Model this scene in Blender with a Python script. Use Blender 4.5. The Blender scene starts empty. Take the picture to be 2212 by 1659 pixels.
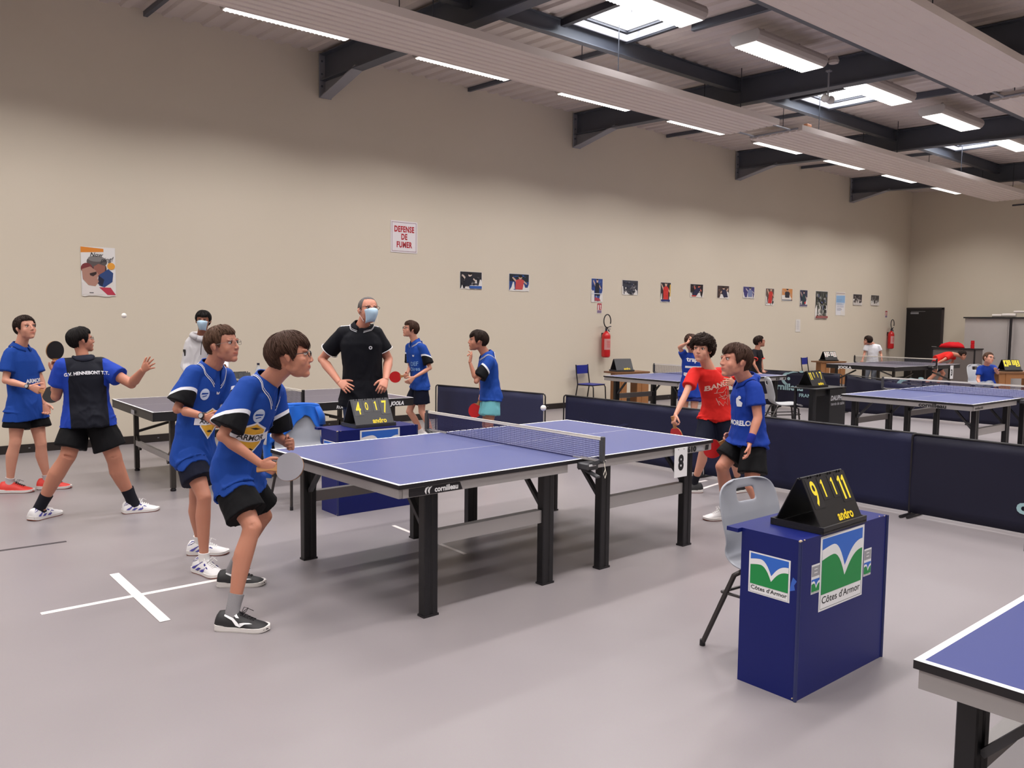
import bpy, math, random
from mathutils import Vector as V, Matrix, noise
from mathutils.bvhtree import BVHTree
PI = math.pi
random.seed(7)
SC = bpy.context.scene
COL = SC.collection

# ------------------------------------------------------------------ camera
cam_d = bpy.data.cameras.new('camera'); cam = bpy.data.objects.new('camera', cam_d); COL.objects.link(cam)
cam_d.sensor_width = 36.0; cam_d.lens = 36.0*1781.55/2212; cam_d.clip_start = .05; cam_d.clip_end = 200
_F = V((0.640784, 0.763887, -0.076635)); _R = V((0.766594, -0.642054, 0.009974)); _U = V((0.041585, 0.065139, 0.997009))
cam.matrix_world = Matrix(((_R.x,_U.x,-_F.x,0),(_R.y,_U.y,-_F.y,0),(_R.z,_U.z,-_F.z,1.6194),(0,0,0,1)))
SC.camera = cam

# ------------------------------------------------------------------ colour, world
vs = SC.view_settings
vs.view_transform = 'Standard'; vs.look = 'None'; vs.gamma = 1.0; vs.use_curve_mapping = False
vs.exposure = 0.0
w = bpy.data.worlds.new('daylight'); SC.world = w; w.use_nodes = True
nt = w.node_tree; bg = nt.nodes['Background']
sky = nt.nodes.new('ShaderNodeTexSky'); sky.sky_type = 'HOSEK_WILKIE'; sky.turbidity = 6; sky.sun_direction = (0.2,-.4,.9)
nt.links.new(sky.outputs[0], bg.inputs[0]); bg.inputs[1].default_value = 1.0
LAMP_POWER = 50.0      # watts of every ceiling fixture
LAMP_COL = (1.0, .955, .92)
SKY_POWER = 16.0       # each roof light
SPREAD = math.radians(134)

# ------------------------------------------------------------------ materials
def lin(c):
    return tuple((x/255/12.92 if x/255 <= .04045 else ((x/255+.055)/1.055)**2.4) for x in c) + (1.0,)
MATS = {}
def mat(name, rgb, rough=.6, metal=0.0, bump=0.0, bscale=200, var=0.0, vscale=8, spec=.5, alpha=None, emit=None, sheen=0):
    """plain procedural material: colour with a little noise variation and a noise bump"""
    if name in MATS: return MATS[name]
    if rough >= .75: spec = min(spec, .2)
    m = bpy.data.materials.new(name); m.use_nodes = True; MATS[name] = m
    n = m.node_tree.nodes; l = m.node_tree.links; b = n['Principled BSDF']
    b.inputs['Base Color'].default_value = lin(rgb); b.inputs['Roughness'].default_value = rough
    b.inputs['Metallic'].default_value = metal; b.inputs['Specular IOR Level'].default_value = spec
    if sheen: b.inputs['Sheen Weight'].default_value = sheen
    if var or bump:
        tc = n.new('ShaderNodeTexCoord')
    if var:
        t = n.new('ShaderNodeTexNoise'); t.inputs['Scale'].default_value = vscale; t.inputs['Detail'].default_value = 5
        l.new(tc.outputs['Object'], t.inputs['Vector'])
        mx = n.new('ShaderNodeMix'); mx.data_type = 'RGBA'
        c = lin(rgb); mx.inputs[6].default_value = tuple(max(0,x*(1-var)) for x in c[:3])+(1,); mx.inputs[7].default_value = tuple(min(1,x*(1+var)) for x in c[:3])+(1,)
        l.new(t.outputs['Fac'], mx.inputs[0]); l.new(mx.outputs[2], b.inputs['Base Color'])
    if bump:
        t2 = n.new('ShaderNodeTexNoise'); t2.inputs['Scale'].default_value = bscale; t2.inputs['Detail'].default_value = 3
        l.new(tc.outputs['Object'], t2.inputs['Vector'])
        bp = n.new('ShaderNodeBump'); bp.inputs['Strength'].default_value = bump; bp.inputs['Distance'].default_value = .004
        l.new(t2.outputs['Fac'], bp.inputs['Height']); l.new(bp.outputs[0], b.inputs['Normal'])
    if alpha is not None: b.inputs['Alpha'].default_value = alpha
    if emit is not None:
        b.inputs['Emission Color'].default_value = lin(rgb); b.inputs['Emission Strength'].default_value = emit
    return m
def attr_mat(name, base, mid, low, w=.008, rough=.75, bump=.25, var=.06, edge=None):
    """cloth whose panels follow the vertex field 'g': above w the base colour, within w the band, below -w the lower panel"""
    if name in MATS: return MATS[name]
    m = mat(name, base, rough, bump=bump, bscale=350)
    n = m.node_tree.nodes; l = m.node_tree.links; b = n['Principled BSDF']
    at = n.new('ShaderNodeAttribute'); at.attribute_name = 'g'
    g1 = n.new('ShaderNodeMath'); g1.operation = 'GREATER_THAN'; g1.inputs[1].default_value = -w; l.new(at.outputs['Fac'], g1.inputs[0])
    g2 = n.new('ShaderNodeMath'); g2.operation = 'GREATER_THAN'; g2.inputs[1].default_value = w; l.new(at.outputs['Fac'], g2.inputs[0])
    a = n.new('ShaderNodeMix'); a.data_type = 'RGBA'; a.inputs[6].default_value = lin(low); a.inputs[7].default_value = lin(mid); l.new(g1.outputs[0], a.inputs[0])
    c = n.new('ShaderNodeMix'); c.data_type = 'RGBA'; c.inputs[7].default_value = lin(base); l.new(a.outputs[2], c.inputs[6]); l.new(g2.outputs[0], c.inputs[0])
    l.new(c.outputs[2], b.inputs['Base Color'])
    return m
def skin_mat(name, rgb):
    m = mat(name, rgb, .48, bump=.12, bscale=260, spec=.35)
    n = m.node_tree.nodes; l = m.node_tree.links; b = n['Principled BSDF']
    at = n.new('ShaderNodeAttribute'); at.attribute_name = 'lip'
    t = n.new('ShaderNodeTexNoise'); t.inputs['Scale'].default_value = 9; t.inputs['Detail'].default_value = 4
    tc = n.new('ShaderNodeTexCoord'); l.new(tc.outputs['Object'], t.inputs['Vector'])
    c = lin(rgb); mx = n.new('ShaderNodeMix'); mx.data_type = 'RGBA'
    mx.inputs[6].default_value = (c[0]*.93, c[1]*.84, c[2]*.82, 1); mx.inputs[7].default_value = (min(1,c[0]*1.06), c[1]*1.08, c[2]*1.08, 1)
    l.new(t.outputs['Fac'], mx.inputs[0])
    m2 = n.new('ShaderNodeMix'); m2.data_type = 'RGBA'; l.new(at.outputs['Fac'], m2.inputs[0]); l.new(mx.outputs[2], m2.inputs[6])
    m2.inputs[7].default_value = (c[0]*.72, c[1]*.42, c[2]*.42, 1); l.new(m2.outputs[2], b.inputs['Base Color'])
    b.inputs['Subsurface Weight'].default_value = .08; b.inputs['Subsurface Scale'].default_value = .01
    return m

# ------------------------------------------------------------------ mesh builder
def frame(d, up=V((0,0,1))):
    d = V(d).normalized()
    if abs(d.dot(up)) > .98: up = V((0,1,0)) if abs(d.y) < .9 else V((1,0,0))
    x = d.cross(up).normalized(); y = x.cross(d).normalized()
    return x, y, d
class MB:
    def __init__(s): s.v = []; s.f = []; s.m = []; s.cur = 0
    def add(s, vs, fs, M=None):
        o = len(s.v)
        for p in vs: s.v.append(tuple(M @ V(p)) if M is not None else tuple(p))
        for f in fs: s.f.append(tuple(i+o for i in f)); s.m.append(s.cur)
        return s
    def mt(s, i): s.cur = i; return s
    def box(s, c, d, rz=0, M=None, bev=0.0):
        x, y, z = d[0]/2, d[1]/2, d[2]/2
        if bev > 0:
            b = min(bev, x*.9, y*.9, z*.9)
            rings = []
            for (zz, k) in ((-z, b), (-z+b, 0), (z-b, 0), (z, b)):
                X, Y = x-k, y-k
                rings.append([(X-b*(k == 0), -Y, zz), (X, -Y+b*(k == 0), zz), (X, Y-b*(k == 0), zz), (X-b*(k == 0), Y, zz),
                              (-X+b*(k == 0), Y, zz), (-X, Y-b*(k == 0), zz), (-X, -Y+b*(k == 0), zz), (-X+b*(k == 0), -Y, zz)])
            vs = [p for r in rings for p in r]; fs = [tuple(reversed(range(8))), tuple(range(24, 32))]
            for k in range(3):
                for i in range(8): j = (i+1) % 8; fs.append((k*8+i, k*8+j, k*8+8+j, k*8+8+i))
        else:
            vs = [(a, b_, c_) for c_ in (-z, z) for b_ in (-y, y) for a in (-x, x)]
            fs = [(0,2,3,1), (4,5,7,6), (0,1,5,4), (2,6,7,3), (0,4,6,2), (1,3,7,5)]
        T = Matrix.Translation(V(c)) @ Matrix.Rotation(rz, 4, 'Z')
        return s.add(vs, fs, (M @ T) if M is not None else T)
    def bar(s, a, b, w, h, up=V((0,0,1))):
        """square-section bar from a to b, w across, h along up"""
        a, b = V(a), V(b); x, y, d = frame(b-a, up)
        vs = [tuple(p + x*(i*w/2) + y*(j*h/2)) for p in (a, b) for (i, j) in ((-1,-1),(1,-1),(1,1),(-1,1))]
        return s.add(vs, [(0,3,2,1),(4,5,6,7),(0,1,5,4),(1,2,6,5),(2,3,7,6),(3,0,4,7)])
    def loft(s, rings, cap=True, closed=True):
        n = len(rings[0]); vs = [tuple(p) for r in rings for p in r]; fs = []
        for k in range(len(rings)-1):
            for i in range(n if closed else n-1):
                j = (i+1) % n; fs.append((k*n+i, k*n+j, (k+1)*n+j, (k+1)*n+i))
        if cap: fs.append(tuple(reversed(range(n)))); fs.append(tuple(range((len(rings)-1)*n, len(rings)*n)))
        return s.add(vs, fs)
    def tube(s, pts, r, n=8, cap=True, flat=1.0, up=V((0,0,1))):
        pts = [V(p) for p in pts]; rings = []; px = None
        for i, p in enumerate(pts):
            d = (pts[min(i+1, len(pts)-1)] - pts[max(i-1, 0)])
            if px is None: x, y, _ = frame(d, up)
            else:
                d.normalize(); y = d.cross(-px) if False else (px.cross(d)).normalized() if px.cross(d).length > 1e-6 else py
                x = d.cross(y).normalized(); x = x if x.dot(px) > 0 else -x; y = x.cross(d).normalized()
            px, py = x, y; rr = r[i] if isinstance(r, (list, tuple)) else r
            rings.append([p + x*(rr*math.cos(2*PI*k/n)) + y*(rr*flat*math.sin(2*PI*k/n)) for k in range(n)])
        return s.loft(rings, cap)
    def ell(s, c, r, n=16, m=10, M=None):
        vs = []; fs = []
        for i in range(m+1):
            t = PI*i/m
            for k in range(n): a = 2*PI*k/n; vs.append((r[0]*math.sin(t)*math.cos(a), r[1]*math.sin(t)*math.sin(a), -r[2]*math.cos(t)))
        for i in range(m):
            for k in range(n): j = (k+1) % n; fs.append((i*n+k, i*n+j, (i+1)*n+j, (i+1)*n+k))
        T = Matrix.Translation(V(c)); return s.add(vs, fs, (M @ T) if M is not None else T)
    def prism(s, pts, h, M=None, z0=0.0):
        """2D outline (x,y) extruded from z0 to z0+h"""
        n = len(pts); vs = [(x, y, z0) for x, y in pts] + [(x, y, z0+h) for x, y in pts]
        fs = [tuple(reversed(range(n))), tuple(range(n, 2*n))] + [(i, (i+1) % n, n+(i+1) % n, n+i) for i in range(n)]
        return s.add(vs, fs, M)
    def flat(s, pts, M=None, z=0.0): return s.add([(x, y, z) for x, y in pts], [tuple(range(len(pts)))], M)
    def lathe(s, prof, c=(0,0,0), n=20):
        rings = [[(c[0]+r*math.cos(2*PI*k/n), c[1]+r*math.sin(2*PI*k/n), c[2]+z) for k in range(n)] for r, z in prof]
        return s.loft(rings)
    def obj(s, name, mats, parent=None, loc=None, rz=0, smooth=None, link=True):
        me = bpy.data.meshes.new(name); me.from_pydata(s.v, [], s.f); me.validate()
        for m in (mats if isinstance(mats, (list, tuple)) else [mats]): me.materials.append(m)
        if len(me.polygons) == len(s.m): me.polygons.foreach_set('material_index', s.m)
        if smooth: smooth_mesh(me, smooth)
        o = bpy.data.objects.new(name, me)
        if link: COL.objects.link(o)
        if parent is not None: o.parent = parent
        if loc is not None: o.location = loc
        if rz: o.rotation_euler.z = rz
        return o
def smooth_mesh(me, ang):
    me.polygons.foreach_set('use_smooth', [True]*len(me.polygons))
    if ang is not True and ang < 180:
        try: me.set_sharp_from_angle(angle=math.radians(ang))
        except Exception: pass
    me.update()
def thing(name, label, cat, loc=(0,0,0), rz=0, group=None):
    o = bpy.data.objects.new(name, None); COL.objects.link(o); o.location = loc; o.rotation_euler.z = rz
    o.empty_display_size = .1
    return tag(o, label, cat, group)
def tag(o, label, cat, group=None):
    o['label'] = label; o['category'] = cat
    if group: o['group'] = group
    return o
def struct(o): o['kind'] = 'structure'; return o
def dup(root, loc, rz, label, group=None):
    r = root.copy(); COL.objects.link(r); r.location = loc; r.rotation_euler.z = rz; r['label'] = label
    if group: r['group'] = group
    for ch in list(root.children):
        c = ch.copy(); COL.objects.link(c); c.parent = r
        for g in list(ch.children): d = g.copy(); COL.objects.link(d); d.parent = c
    return r

# ------------------------------------------------------------------ lettering
_TX = {}
def text2d(t, size, bold=0.0, sx=1.0, shear=0.0, align='CENTER', sp=1.0):
    key = (t, size, bold, sx, shear, align, sp)
    if key in _TX: return _TX[key]
    cu = bpy.data.curves.new('lettering', 'FONT'); cu.body = t; cu.size = size; cu.offset = bold; cu.shear = shear; cu.resolution_u = 3
    cu.align_x = align; cu.align_y = 'CENTER'; cu.space_character = sp; cu.fill_mode = 'FRONT' if False else 'BOTH'
    o = bpy.data.objects.new('lettering', cu); COL.objects.link(o); bpy.context.view_layer.update()
    me = bpy.data.meshes.new_from_object(o.evaluated_get(bpy.context.evaluated_depsgraph_get()))
    vs = [(v.co.x*sx, v.co.y, 0) for v in me.vertices]; fs = [tuple(p.vertices) for p in me.polygons]
    bpy.data.objects.remove(o); bpy.data.curves.remove(cu); bpy.data.meshes.remove(me)
    _TX[key] = (vs, fs); return _TX[key]
def plane_mat(o, u, v):
    u = V(u).normalized(); v = V(v).normalized(); n = u.cross(v)
    return Matrix(((u.x,v.x,n.x,o[0]),(u.y,v.y,n.y,o[1]),(u.z,v.z,n.z,o[2]),(0,0,0,1)))
def put_text(b, t, o, u, v, size, lift=.0012, **k):
    vs, fs = text2d(t, size, **k); M = plane_mat(o, u, v)
    b.add([(x, y, lift) for x, y, _ in vs], fs, M); return b
def circ(cx, cy, rx, ry=None, n=20, a0=0, a1=2*PI):
    ry = rx if ry is None else ry
    full = abs(a1-a0-2*PI) < 1e-6
    return [(cx+rx*math.cos(a0+(a1-a0)*i/(n if full else n-1)), cy+ry*math.sin(a0+(a1-a0)*i/(n if full else n-1))) for i in range(n)]
def rect(x0, y0, x1, y1): return [(x0,y0),(x1,y0),(x1,y1),(x0,y1)]
def strip(pts, w):
    """ribbon outline of width w (or widths) along a 2D polyline"""
    L, R_ = [], []
    for i, (x, y) in enumerate(pts):
        a = pts[max(i-1,0)]; c = pts[min(i+1,len(pts)-1)]; dx, dy = c[0]-a[0], c[1]-a[1]; q = math.hypot(dx,dy) or 1
        ww = (w[i] if isinstance(w,(list,tuple)) else w)/2
        L.append((x-dy/q*ww, y+dx/q*ww)); R_.append((x+dy/q*ww, y-dx/q*ww))
    return L, R_
def add_strip(b, pts, w, M=None, z=0.0):
    L, R_ = strip(pts, w); n = len(L)
    return b.add([(x,y,z) for x,y in L+R_], [(i+1, i, n+i, n+i+1) for i in range(n-1)], M)

# ------------------------------------------------------------------ room
WY, WX, RX0, RY0 = 11.134, 24.40, -6.0, -6.2     # long wall, far wall, the two walls behind the camera
def roofz(y): return 5.42 - .035*(WY-y)
def floor_mat():
    m = mat('floor_vinyl', (124,118,121), .34, spec=.45)
    n = m.node_tree.nodes; l = m.node_tree.links; b = n['Principled BSDF']
    tc = n.new('ShaderNodeTexCoord'); t = n.new('ShaderNodeTexNoise'); t.inputs['Scale'].default_value = 1.1; t.inputs['Detail'].default_value = 6
    f = n.new('ShaderNodeTexNoise'); f.inputs['Scale'].default_value = 420; f.inputs['Detail'].default_value = 2
    l.new(tc.outputs['Object'], t.inputs['Vector']); l.new(tc.outputs['Object'], f.inputs['Vector'])
    mx = n.new('ShaderNodeMix'); mx.data_type = 'RGBA'; mx.inputs[6].default_value = lin((125,118,122)); mx.inputs[7].default_value = lin((132,125,128)); l.new(t.outputs['Fac'], mx.inputs[0])
    m2 = n.new('ShaderNodeMix'); m2.data_type = 'RGBA'; m2.inputs[0].default_value = .06; l.new(mx.outputs[2], m2.inputs[6]); l.new(f.outputs['Color'], m2.inputs[7])
    l.new(m2.outputs[2], b.inputs['Base Color'])
    r = n.new('ShaderNodeMapRange'); r.inputs[3].default_value = .28; r.inputs[4].default_value = .42; l.new(t.outputs['Fac'], r.inputs[0]); l.new(r.outputs[0], b.inputs['Roughness'])
    return m
def wall_mat():
    m = mat('wall_paint', (212,202,186), .78, spec=.25)
    n = m.node_tree.nodes; l = m.node_tree.links; b = n['Principled BSDF']
    tc = n.new('ShaderNodeTexCoord'); t = n.new('ShaderNodeTexNoise'); t.inputs['Scale'].default_value = .55; t.inputs['Detail'].default_value = 4
    l.new(tc.outputs['Object'], t.inputs['Vector'])
    mx = n.new('ShaderNodeMix'); mx.data_type = 'RGBA'; mx.inputs[6].default_value = lin((210,200,183)); mx.inputs[7].default_value = lin((217,207,191)); l.new(t.outputs['Fac'], mx.inputs[0])
    # scuffs: thin short dark marks
    s = n.new('ShaderNodeTexNoise'); s.inputs['Scale'].default_value = 5.5; s.inputs['Detail'].default_value = 8; s.inputs['Roughness'].default_value = .75
    l.new(tc.outputs['Object'], s.inputs['Vector'])
    g = n.new('ShaderNodeMapRange'); g.inputs[1].default_value = .70; g.inputs[2].default_value = .78; l.new(s.outputs['Fac'], g.inputs[0])
    m2 = n.new('ShaderNodeMix'); m2.data_type = 'RGBA'; m2.inputs[7].default_value = lin((150,140,120)); l.new(mx.outputs[2], m2.inputs[6]); l.new(g.outputs[0], m2.inputs[0])
    l.new(m2.outputs[2], b.inputs['Base Color'])
    return m
M_WALL = wall_mat(); M_FLOOR = floor_mat()
M_DECK = mat('roof_deck_sheet', (204,193,187), .55, var=.05, vscale=3)
M_STEEL = mat('painted_blue_grey_steel', (80,84,94), .5, var=.08, vscale=5)
M_STEELL = mat('painted_light_grey_steel', (140,140,146), .5)
M_BLACKRUB = mat('black_rubber', (22,20,22), .6, var=.2)
struct(MB().box(((RX0+WX)/2,(RY0+WY)/2,-.05),(WX-RX0+.4,WY-RY0+.4,.1)).obj('floor', M_FLOOR))
struct(MB().box(((RX0+WX)/2,WY+.1,2.8),(WX-RX0+.4,.2,5.8)).obj('wall_left', M_WALL))
struct(MB().box((WX+.1,(RY0+WY)/2,2.8),(.2,WY-RY0,5.8)).obj('wall_far', M_WALL))
struct(MB().box(((RX0+WX)/2,RY0-.1,2.8),(WX-RX0+.4,.2,5.8)).obj('wall_right', M_WALL))
struct(MB().box((RX0-.1,(RY0+WY)/2,2.8),(.2,WY-RY0,5.8)).obj('wall_back', M_WALL))
# ceiling: trapezoid-ribbed deck, ribs run across the hall, with openings for the roof lights
SKY = [(x0, x0+1.10, 6.62, 7.52) for x0 in (-3.0, 2.02, 7.10, 12.15, 17.22)]
def deck():
    b = MB(); per = .25; prof = [(0,0),(.10,0),(.125,.032),(.225,.032)]
    xs = []
    x = RX0
    while x < WX:
        for dx, dz in prof:
            if x+dx < WX: xs.append((x+dx, dz))
        x += per
    xs.append((WX, 0))
    bands = [(RY0, 6.62, False), (6.62, 7.52, True), (7.52, WY, False)]
    for (y0, y1, hole) in bands:
        for (a, za), (c, zc) in zip(xs, xs[1:]):
            if hole and any(s[0] <= (a+c)/2 <= s[1] for s in SKY): continue
            b.add([(a,y0,roofz(y0)+za),(c,y0,roofz(y0)+zc),(c,y1,roofz(y1)+zc),(a,y1,roofz(y1)+za)], [(0,3,2,1)])
    b.add([(RX0,RY0,roofz(RY0)+.12),(WX,RY0,roofz(RY0)+.12),(WX,6.62,roofz(6.62)+.12),(RX0,6.62,roofz(6.62)+.12)], [(0,1,2,3)])
    b.add([(RX0,7.52,roofz(7.52)+.12),(WX,7.52,roofz(7.52)+.12),(WX,WY,roofz(WY)+.12),(RX0,WY,roofz(WY)+.12)], [(0,1,2,3)])
    return b
struct(deck().obj('ceiling', M_DECK))
# dark skirting with small screws
b = MB(); b.box(((RX0+WX)/2, WY-.012, .05), (WX-RX0, .024, .10)); b.mt(1)
x = -5.5
while x < WX: b.box((x, WY-.026, .055), (.02,.004,.008)); x += .49
struct(b.obj('baseboard_left', [mat('skirting_brown_black',(36,29,27),.5,var=.15), M_STEELL]))
struct(MB().box((WX-.012,(RY0+WY)/2,.05),(.024,WY-RY0-.1,.10)).obj('baseboard_far', mat('skirting_brown_black',(36,29,27))))

# rafters across the hall with haunches at the wall
def ibeam(b, p0, p1, h, w, tf=.016, tw=.012):
    for (dz, ww, hh) in ((h/2-tf/2, w, tf), (-h/2+tf/2, w, tf), (0, tw, h-2*tf)):
        b.bar(V(p0)+V((0,0,dz)), V(p1)+V((0,0,dz)), ww, hh)
k = 0
for X in (-4.4, .65, 5.74, 10.81, 15.84, 20.89):
    r = thing('roof_beam', ['','','dark steel beam nearest the camera, crossing between the first ceiling lights','dark steel beam crossing the roof behind the end of the first heater panel','dark steel beam crossing the roof between the second and third skylights','dark steel beam farthest away, near the far wall corner'][k] or 'dark steel roof beam outside the picture on the camera side', 'roof beam', (X, WY, 0), 0, 'roof beams across the hall'); k += 1
    b = MB(); z0 = roofz(WY)-.205; z1 = roofz(RY0)-.205
    ibeam(b, (0,-.02,z0), (0,RY0-WY+.02,z1), .38, .17)
    b.obj('beam', M_STEEL, r)
    b = MB()   # haunch: web plate and sloping flange under the beam at the wall, end plate
    zb = roofz(WY)-.395
    b.add([(x,-.02,zb) for x in (-.006,.006)]+[(x,-1.05,zb) for x in (-.006,.006)]+[(x,-.02,4.80) for x in (-.006,.006)], [(0,2,4),(1,5,3),(0,1,3,2),(2,3,5,4),(0,4,5,1)])
    b.bar((0,-.03,4.80),(0,-1.05,zb-.005),.17,.016)
    b.box((0,-.03,(4.78+roofz(WY))/2),(.19,.02,roofz(WY)-4.80))
    b.obj('haunch', M_STEELL, r)
    b = MB()
    for zz in (5.30,5.12,4.95): 
        for xx in (-.06,.06): b.box((xx,-.045,zz),(.025,.02,.025))
    b.obj('bolt', M_STEEL, r)
# purlins along the hall, fitted between the rafters, and mid-bay bearers
xs = [-4.4,.65,5.74,10.81,15.84,20.89,24.38]
names = {5.74:'nearest skylight bay',10.81:'middle skylight bay',15.84:'farthest skylight bay',20.89:'last bay before the far wall'}
for x0, x1 in zip(xs, xs[1:]):
    for (y, h) in ((7.62,.20),(5.25,.20),(2.2,.2),(-1.5,.2)):
        b = MB(); z = roofz(y)-h/2-.004
        ibeam(b, (-(x1-x0)/2+.02,0,z), ((x1-x0)/2-.02,0,z), h, .10, .01, .008)
        o = b.obj('purlin', M_STEEL, None, ((x0+x1)/2, y, 0))
        side = {7.62:'beside the left heater panel',5.25:'behind the nearer row of lights'}.get(y, 'over the unseen right side')
        tag(o, 'dark steel purlin %s, %s' % (side, names.get(x0,'camera end')), 'purlin', 'roof purlins')
for x in (3.28, 8.33, 13.36, 18.40):
    b = MB(); b.bar((0,WY-.03,roofz(WY)-.035),(0,7.70,roofz(7.7)-.035),.05,.06); b.bar((0,6.56,roofz(6.56)-.05),(0,5.32,roofz(5.3)-.05),.06,.09)
    b.bar((0,5.18,roofz(5.18)-.05),(0,2.3,roofz(2.3)-.05),.06,.09)
    o = b.obj('mid_bay_bearer', M_STEEL, None, (x,0,0))
    tag(o, {3.28:'thin grey bearer meeting the wall top at the upper left',8.33:'thin steel bearer at the wall between first and second haunches',13.36:'thin steel bearer at the wall between second and third haunches',18.40:'thin steel bearer at the wall between third and farthest haunches'}[x], 'roof bearer', 'mid bay roof bearers')

# skylights: curb, dark frame, opal dome, and the daylight that enters through them
M_OPAL = mat('opal_skylight_dome', (250,250,255), .5, emit=4.5)
M_CURB = mat('white_skylight_curb', (205,206,212), .5)
M_FRAME = mat('dark_skylight_frame', (42,44,52), .5)
nm = ['first skylight above the camera side','skylight left of the picture','nearest square skylight, beside the two big ceiling lights','middle square skylight between two dark beams','farthest square skylight near the far wall']
for i, (x0, x1, y0, y1) in enumerate(SKY):
    t = thing('skylight', nm[i], 'skylight', ((x0+x1)/2, (y0+y1)/2, roofz(7.07)), 0, 'roof skylights')
    X, Y = (x1-x0)/2, (y1-y0)/2
    b = MB()
    for (c, d) in (((0,-Y,.14),(2*X+.02,.02,.34)),((0,Y,.14),(2*X+.02,.02,.34)),((-X,0,.14),(.02,2*Y-.02,.34)),((X,0,.14),(.02,2*Y-.02,.34))): b.box(c, d)
    b.obj('curb', M_CURB, t)
    b = MB(); z = .035; ix, iy = X-.13, Y-.12
    for (c, d) in (((0,-iy,z),(2*ix+.05,.05,.05)),((0,iy,z),(2*ix+.05,.05,.05)),((-ix,0,z),(.05,2*iy-.05,.05)),((ix,0,z),(.05,2*iy-.05,.05))): b.box(c, d)
    for sx in (-1,1): b.box((sx*(ix+.06),iy-.1,z+.03),(.10,.03,.02)); b.box((sx*(ix+.06),-iy+.1,z+.03),(.10,.03,.02))
    b.box((-X+.03,-Y-.05,-.03),(.05,.10,.05)); b.bar((-X-.02,-Y-.1,-.05),(-X-.02,Y+.03,-.05),.07,.08); b.bar((X+.02,-Y-.1,-.03),(X+.02,Y+.03,-.03),.05,.05)
    b.obj('frame', M_FRAME, t)
    MB().ell((0,0,.30),(X,Y,.10),24,8).obj('dome', M_OPAL, t, smooth=True); MB().box((0,0,.05),(2*ix-.04,2*iy-.04,.012)).obj('pane', M_OPAL, t)
    MB().tube([(-.25,-Y+.08,.18),(-.25,-Y+.10,.02),(-.22,-Y+.13,-.05),(-.19,-Y+.10,.0)], .006, 6).obj('opening_hook', M_CURB, t)
    la = bpy.data.lights.new('skylight_daylight','AREA'); la.shape = 'RECTANGLE'; la.size = 2*X-.34; la.size_y = 2*Y-.32; la.energy = SKY_POWER; la.color = (.86,.92,1.0)
    lo = bpy.data.objects.new('skylight_daylight', la); COL.objects.link(lo); lo.parent = t; lo.location = (0,0,.035)

# ceiling light fixtures: housing with rounded flanks, louvre diffuser, tubes' light
M_HOUS = mat('fixture_housing', (176,166,160), .45)
M_LOUV = mat('lit_louvre', (255,253,248), .5, emit=1.7)
def fixture_parts(t):
    L, W, H = 1.50, .30, .14
    prof = [(-W/2,-.0),(-W/2-.03,.02),(-W/2-.055,.06),(-W/2-.055,.10),(-W/2-.03,H),(W/2+.03,H),(W/2+.055,.10),(W/2+.055,.06),(W/2+.03,.02),(W/2,0)]
    b = MB(); b.loft([[(-L/2-.02, y, z) for y, z in prof],[(L/2+.02, y, z) for y, z in prof]])
    b.box((-.4,0,.19),(.03,.03,.12)); b.box((.4,0,.19),(.03,.03,.12))
    b.obj('housing', M_HOUS, t)
    b = MB(); n = 28
    for i in range(n):     # lamellae of the louvre, V shaped teeth under the trough
        x = -L/2+L*(i+.5)/n
        for s in (-1,1): b.add([(x-.024,s*(W/2),-.002),(x+.024,s*(W/2),-.002),(x,s*(W/2+.002),-.013)], [(0,1,2),(2,1,0)])
    b.box((0,0,-.004),(L,W,.006)); b.obj('louvre', M_LOUV, t)
def lamp_light(t):
    la = bpy.data.lights.new('tube_light','AREA'); la.shape = 'RECTANGLE'; la.size = 1.48; la.size_y = .28; la.energy = LAMP_POWER; la.color = LAMP_COL; la.spread = SPREAD
    lo = bpy.data.objects.new('tube_light', la); COL.objects.link(lo); lo.parent = t; lo.location = (0,0,-.026)
    return lo
order = ['second','third','fourth','fifth','sixth','seventh','eighth','ninth']
first = None
for (Y, z, lab) in ((9.10,5.0,'left'),(5.98,4.93,'right'),(2.85,4.82,'off'),(-.4,4.7,'off'),(-3.6,4.6,'off')):
    for kx in range(-3, 8):
        X = 4.30+2.52*kx
        if X < RX0+1 or X > WX-1: continue
        if lab == 'left': l_ = 'long ceiling light by the long wall, ' + ('nearest, largest of its row' if kx == 0 else '%s of its row from the camera' % order[kx-1] if kx > 0 else 'behind the camera')
        elif lab == 'right': l_ = 'wide ceiling light with rounded housing, ' + {1:'above the nearest skylight at the top edge',2:'right of the nearest skylight',3:'beside the middle skylight',4:'beyond the middle skylight, before the next beam',5:'beside the farthest skylight'}.get(kx, 'outside the picture in the middle row')
        else: l_ = 'long ceiling light over the camera side of the hall'
        t = thing('ceiling_light', l_, 'ceiling light', (X,Y,z), 0, 'long louvred ceiling lights')
        if first is None: fixture_parts(t); first = t
        else:
            for ch in first.children:
                if ch.type == 'MESH': c = ch.copy(); COL.objects.link(c); c.parent = t
        lamp_light(t)

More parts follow.
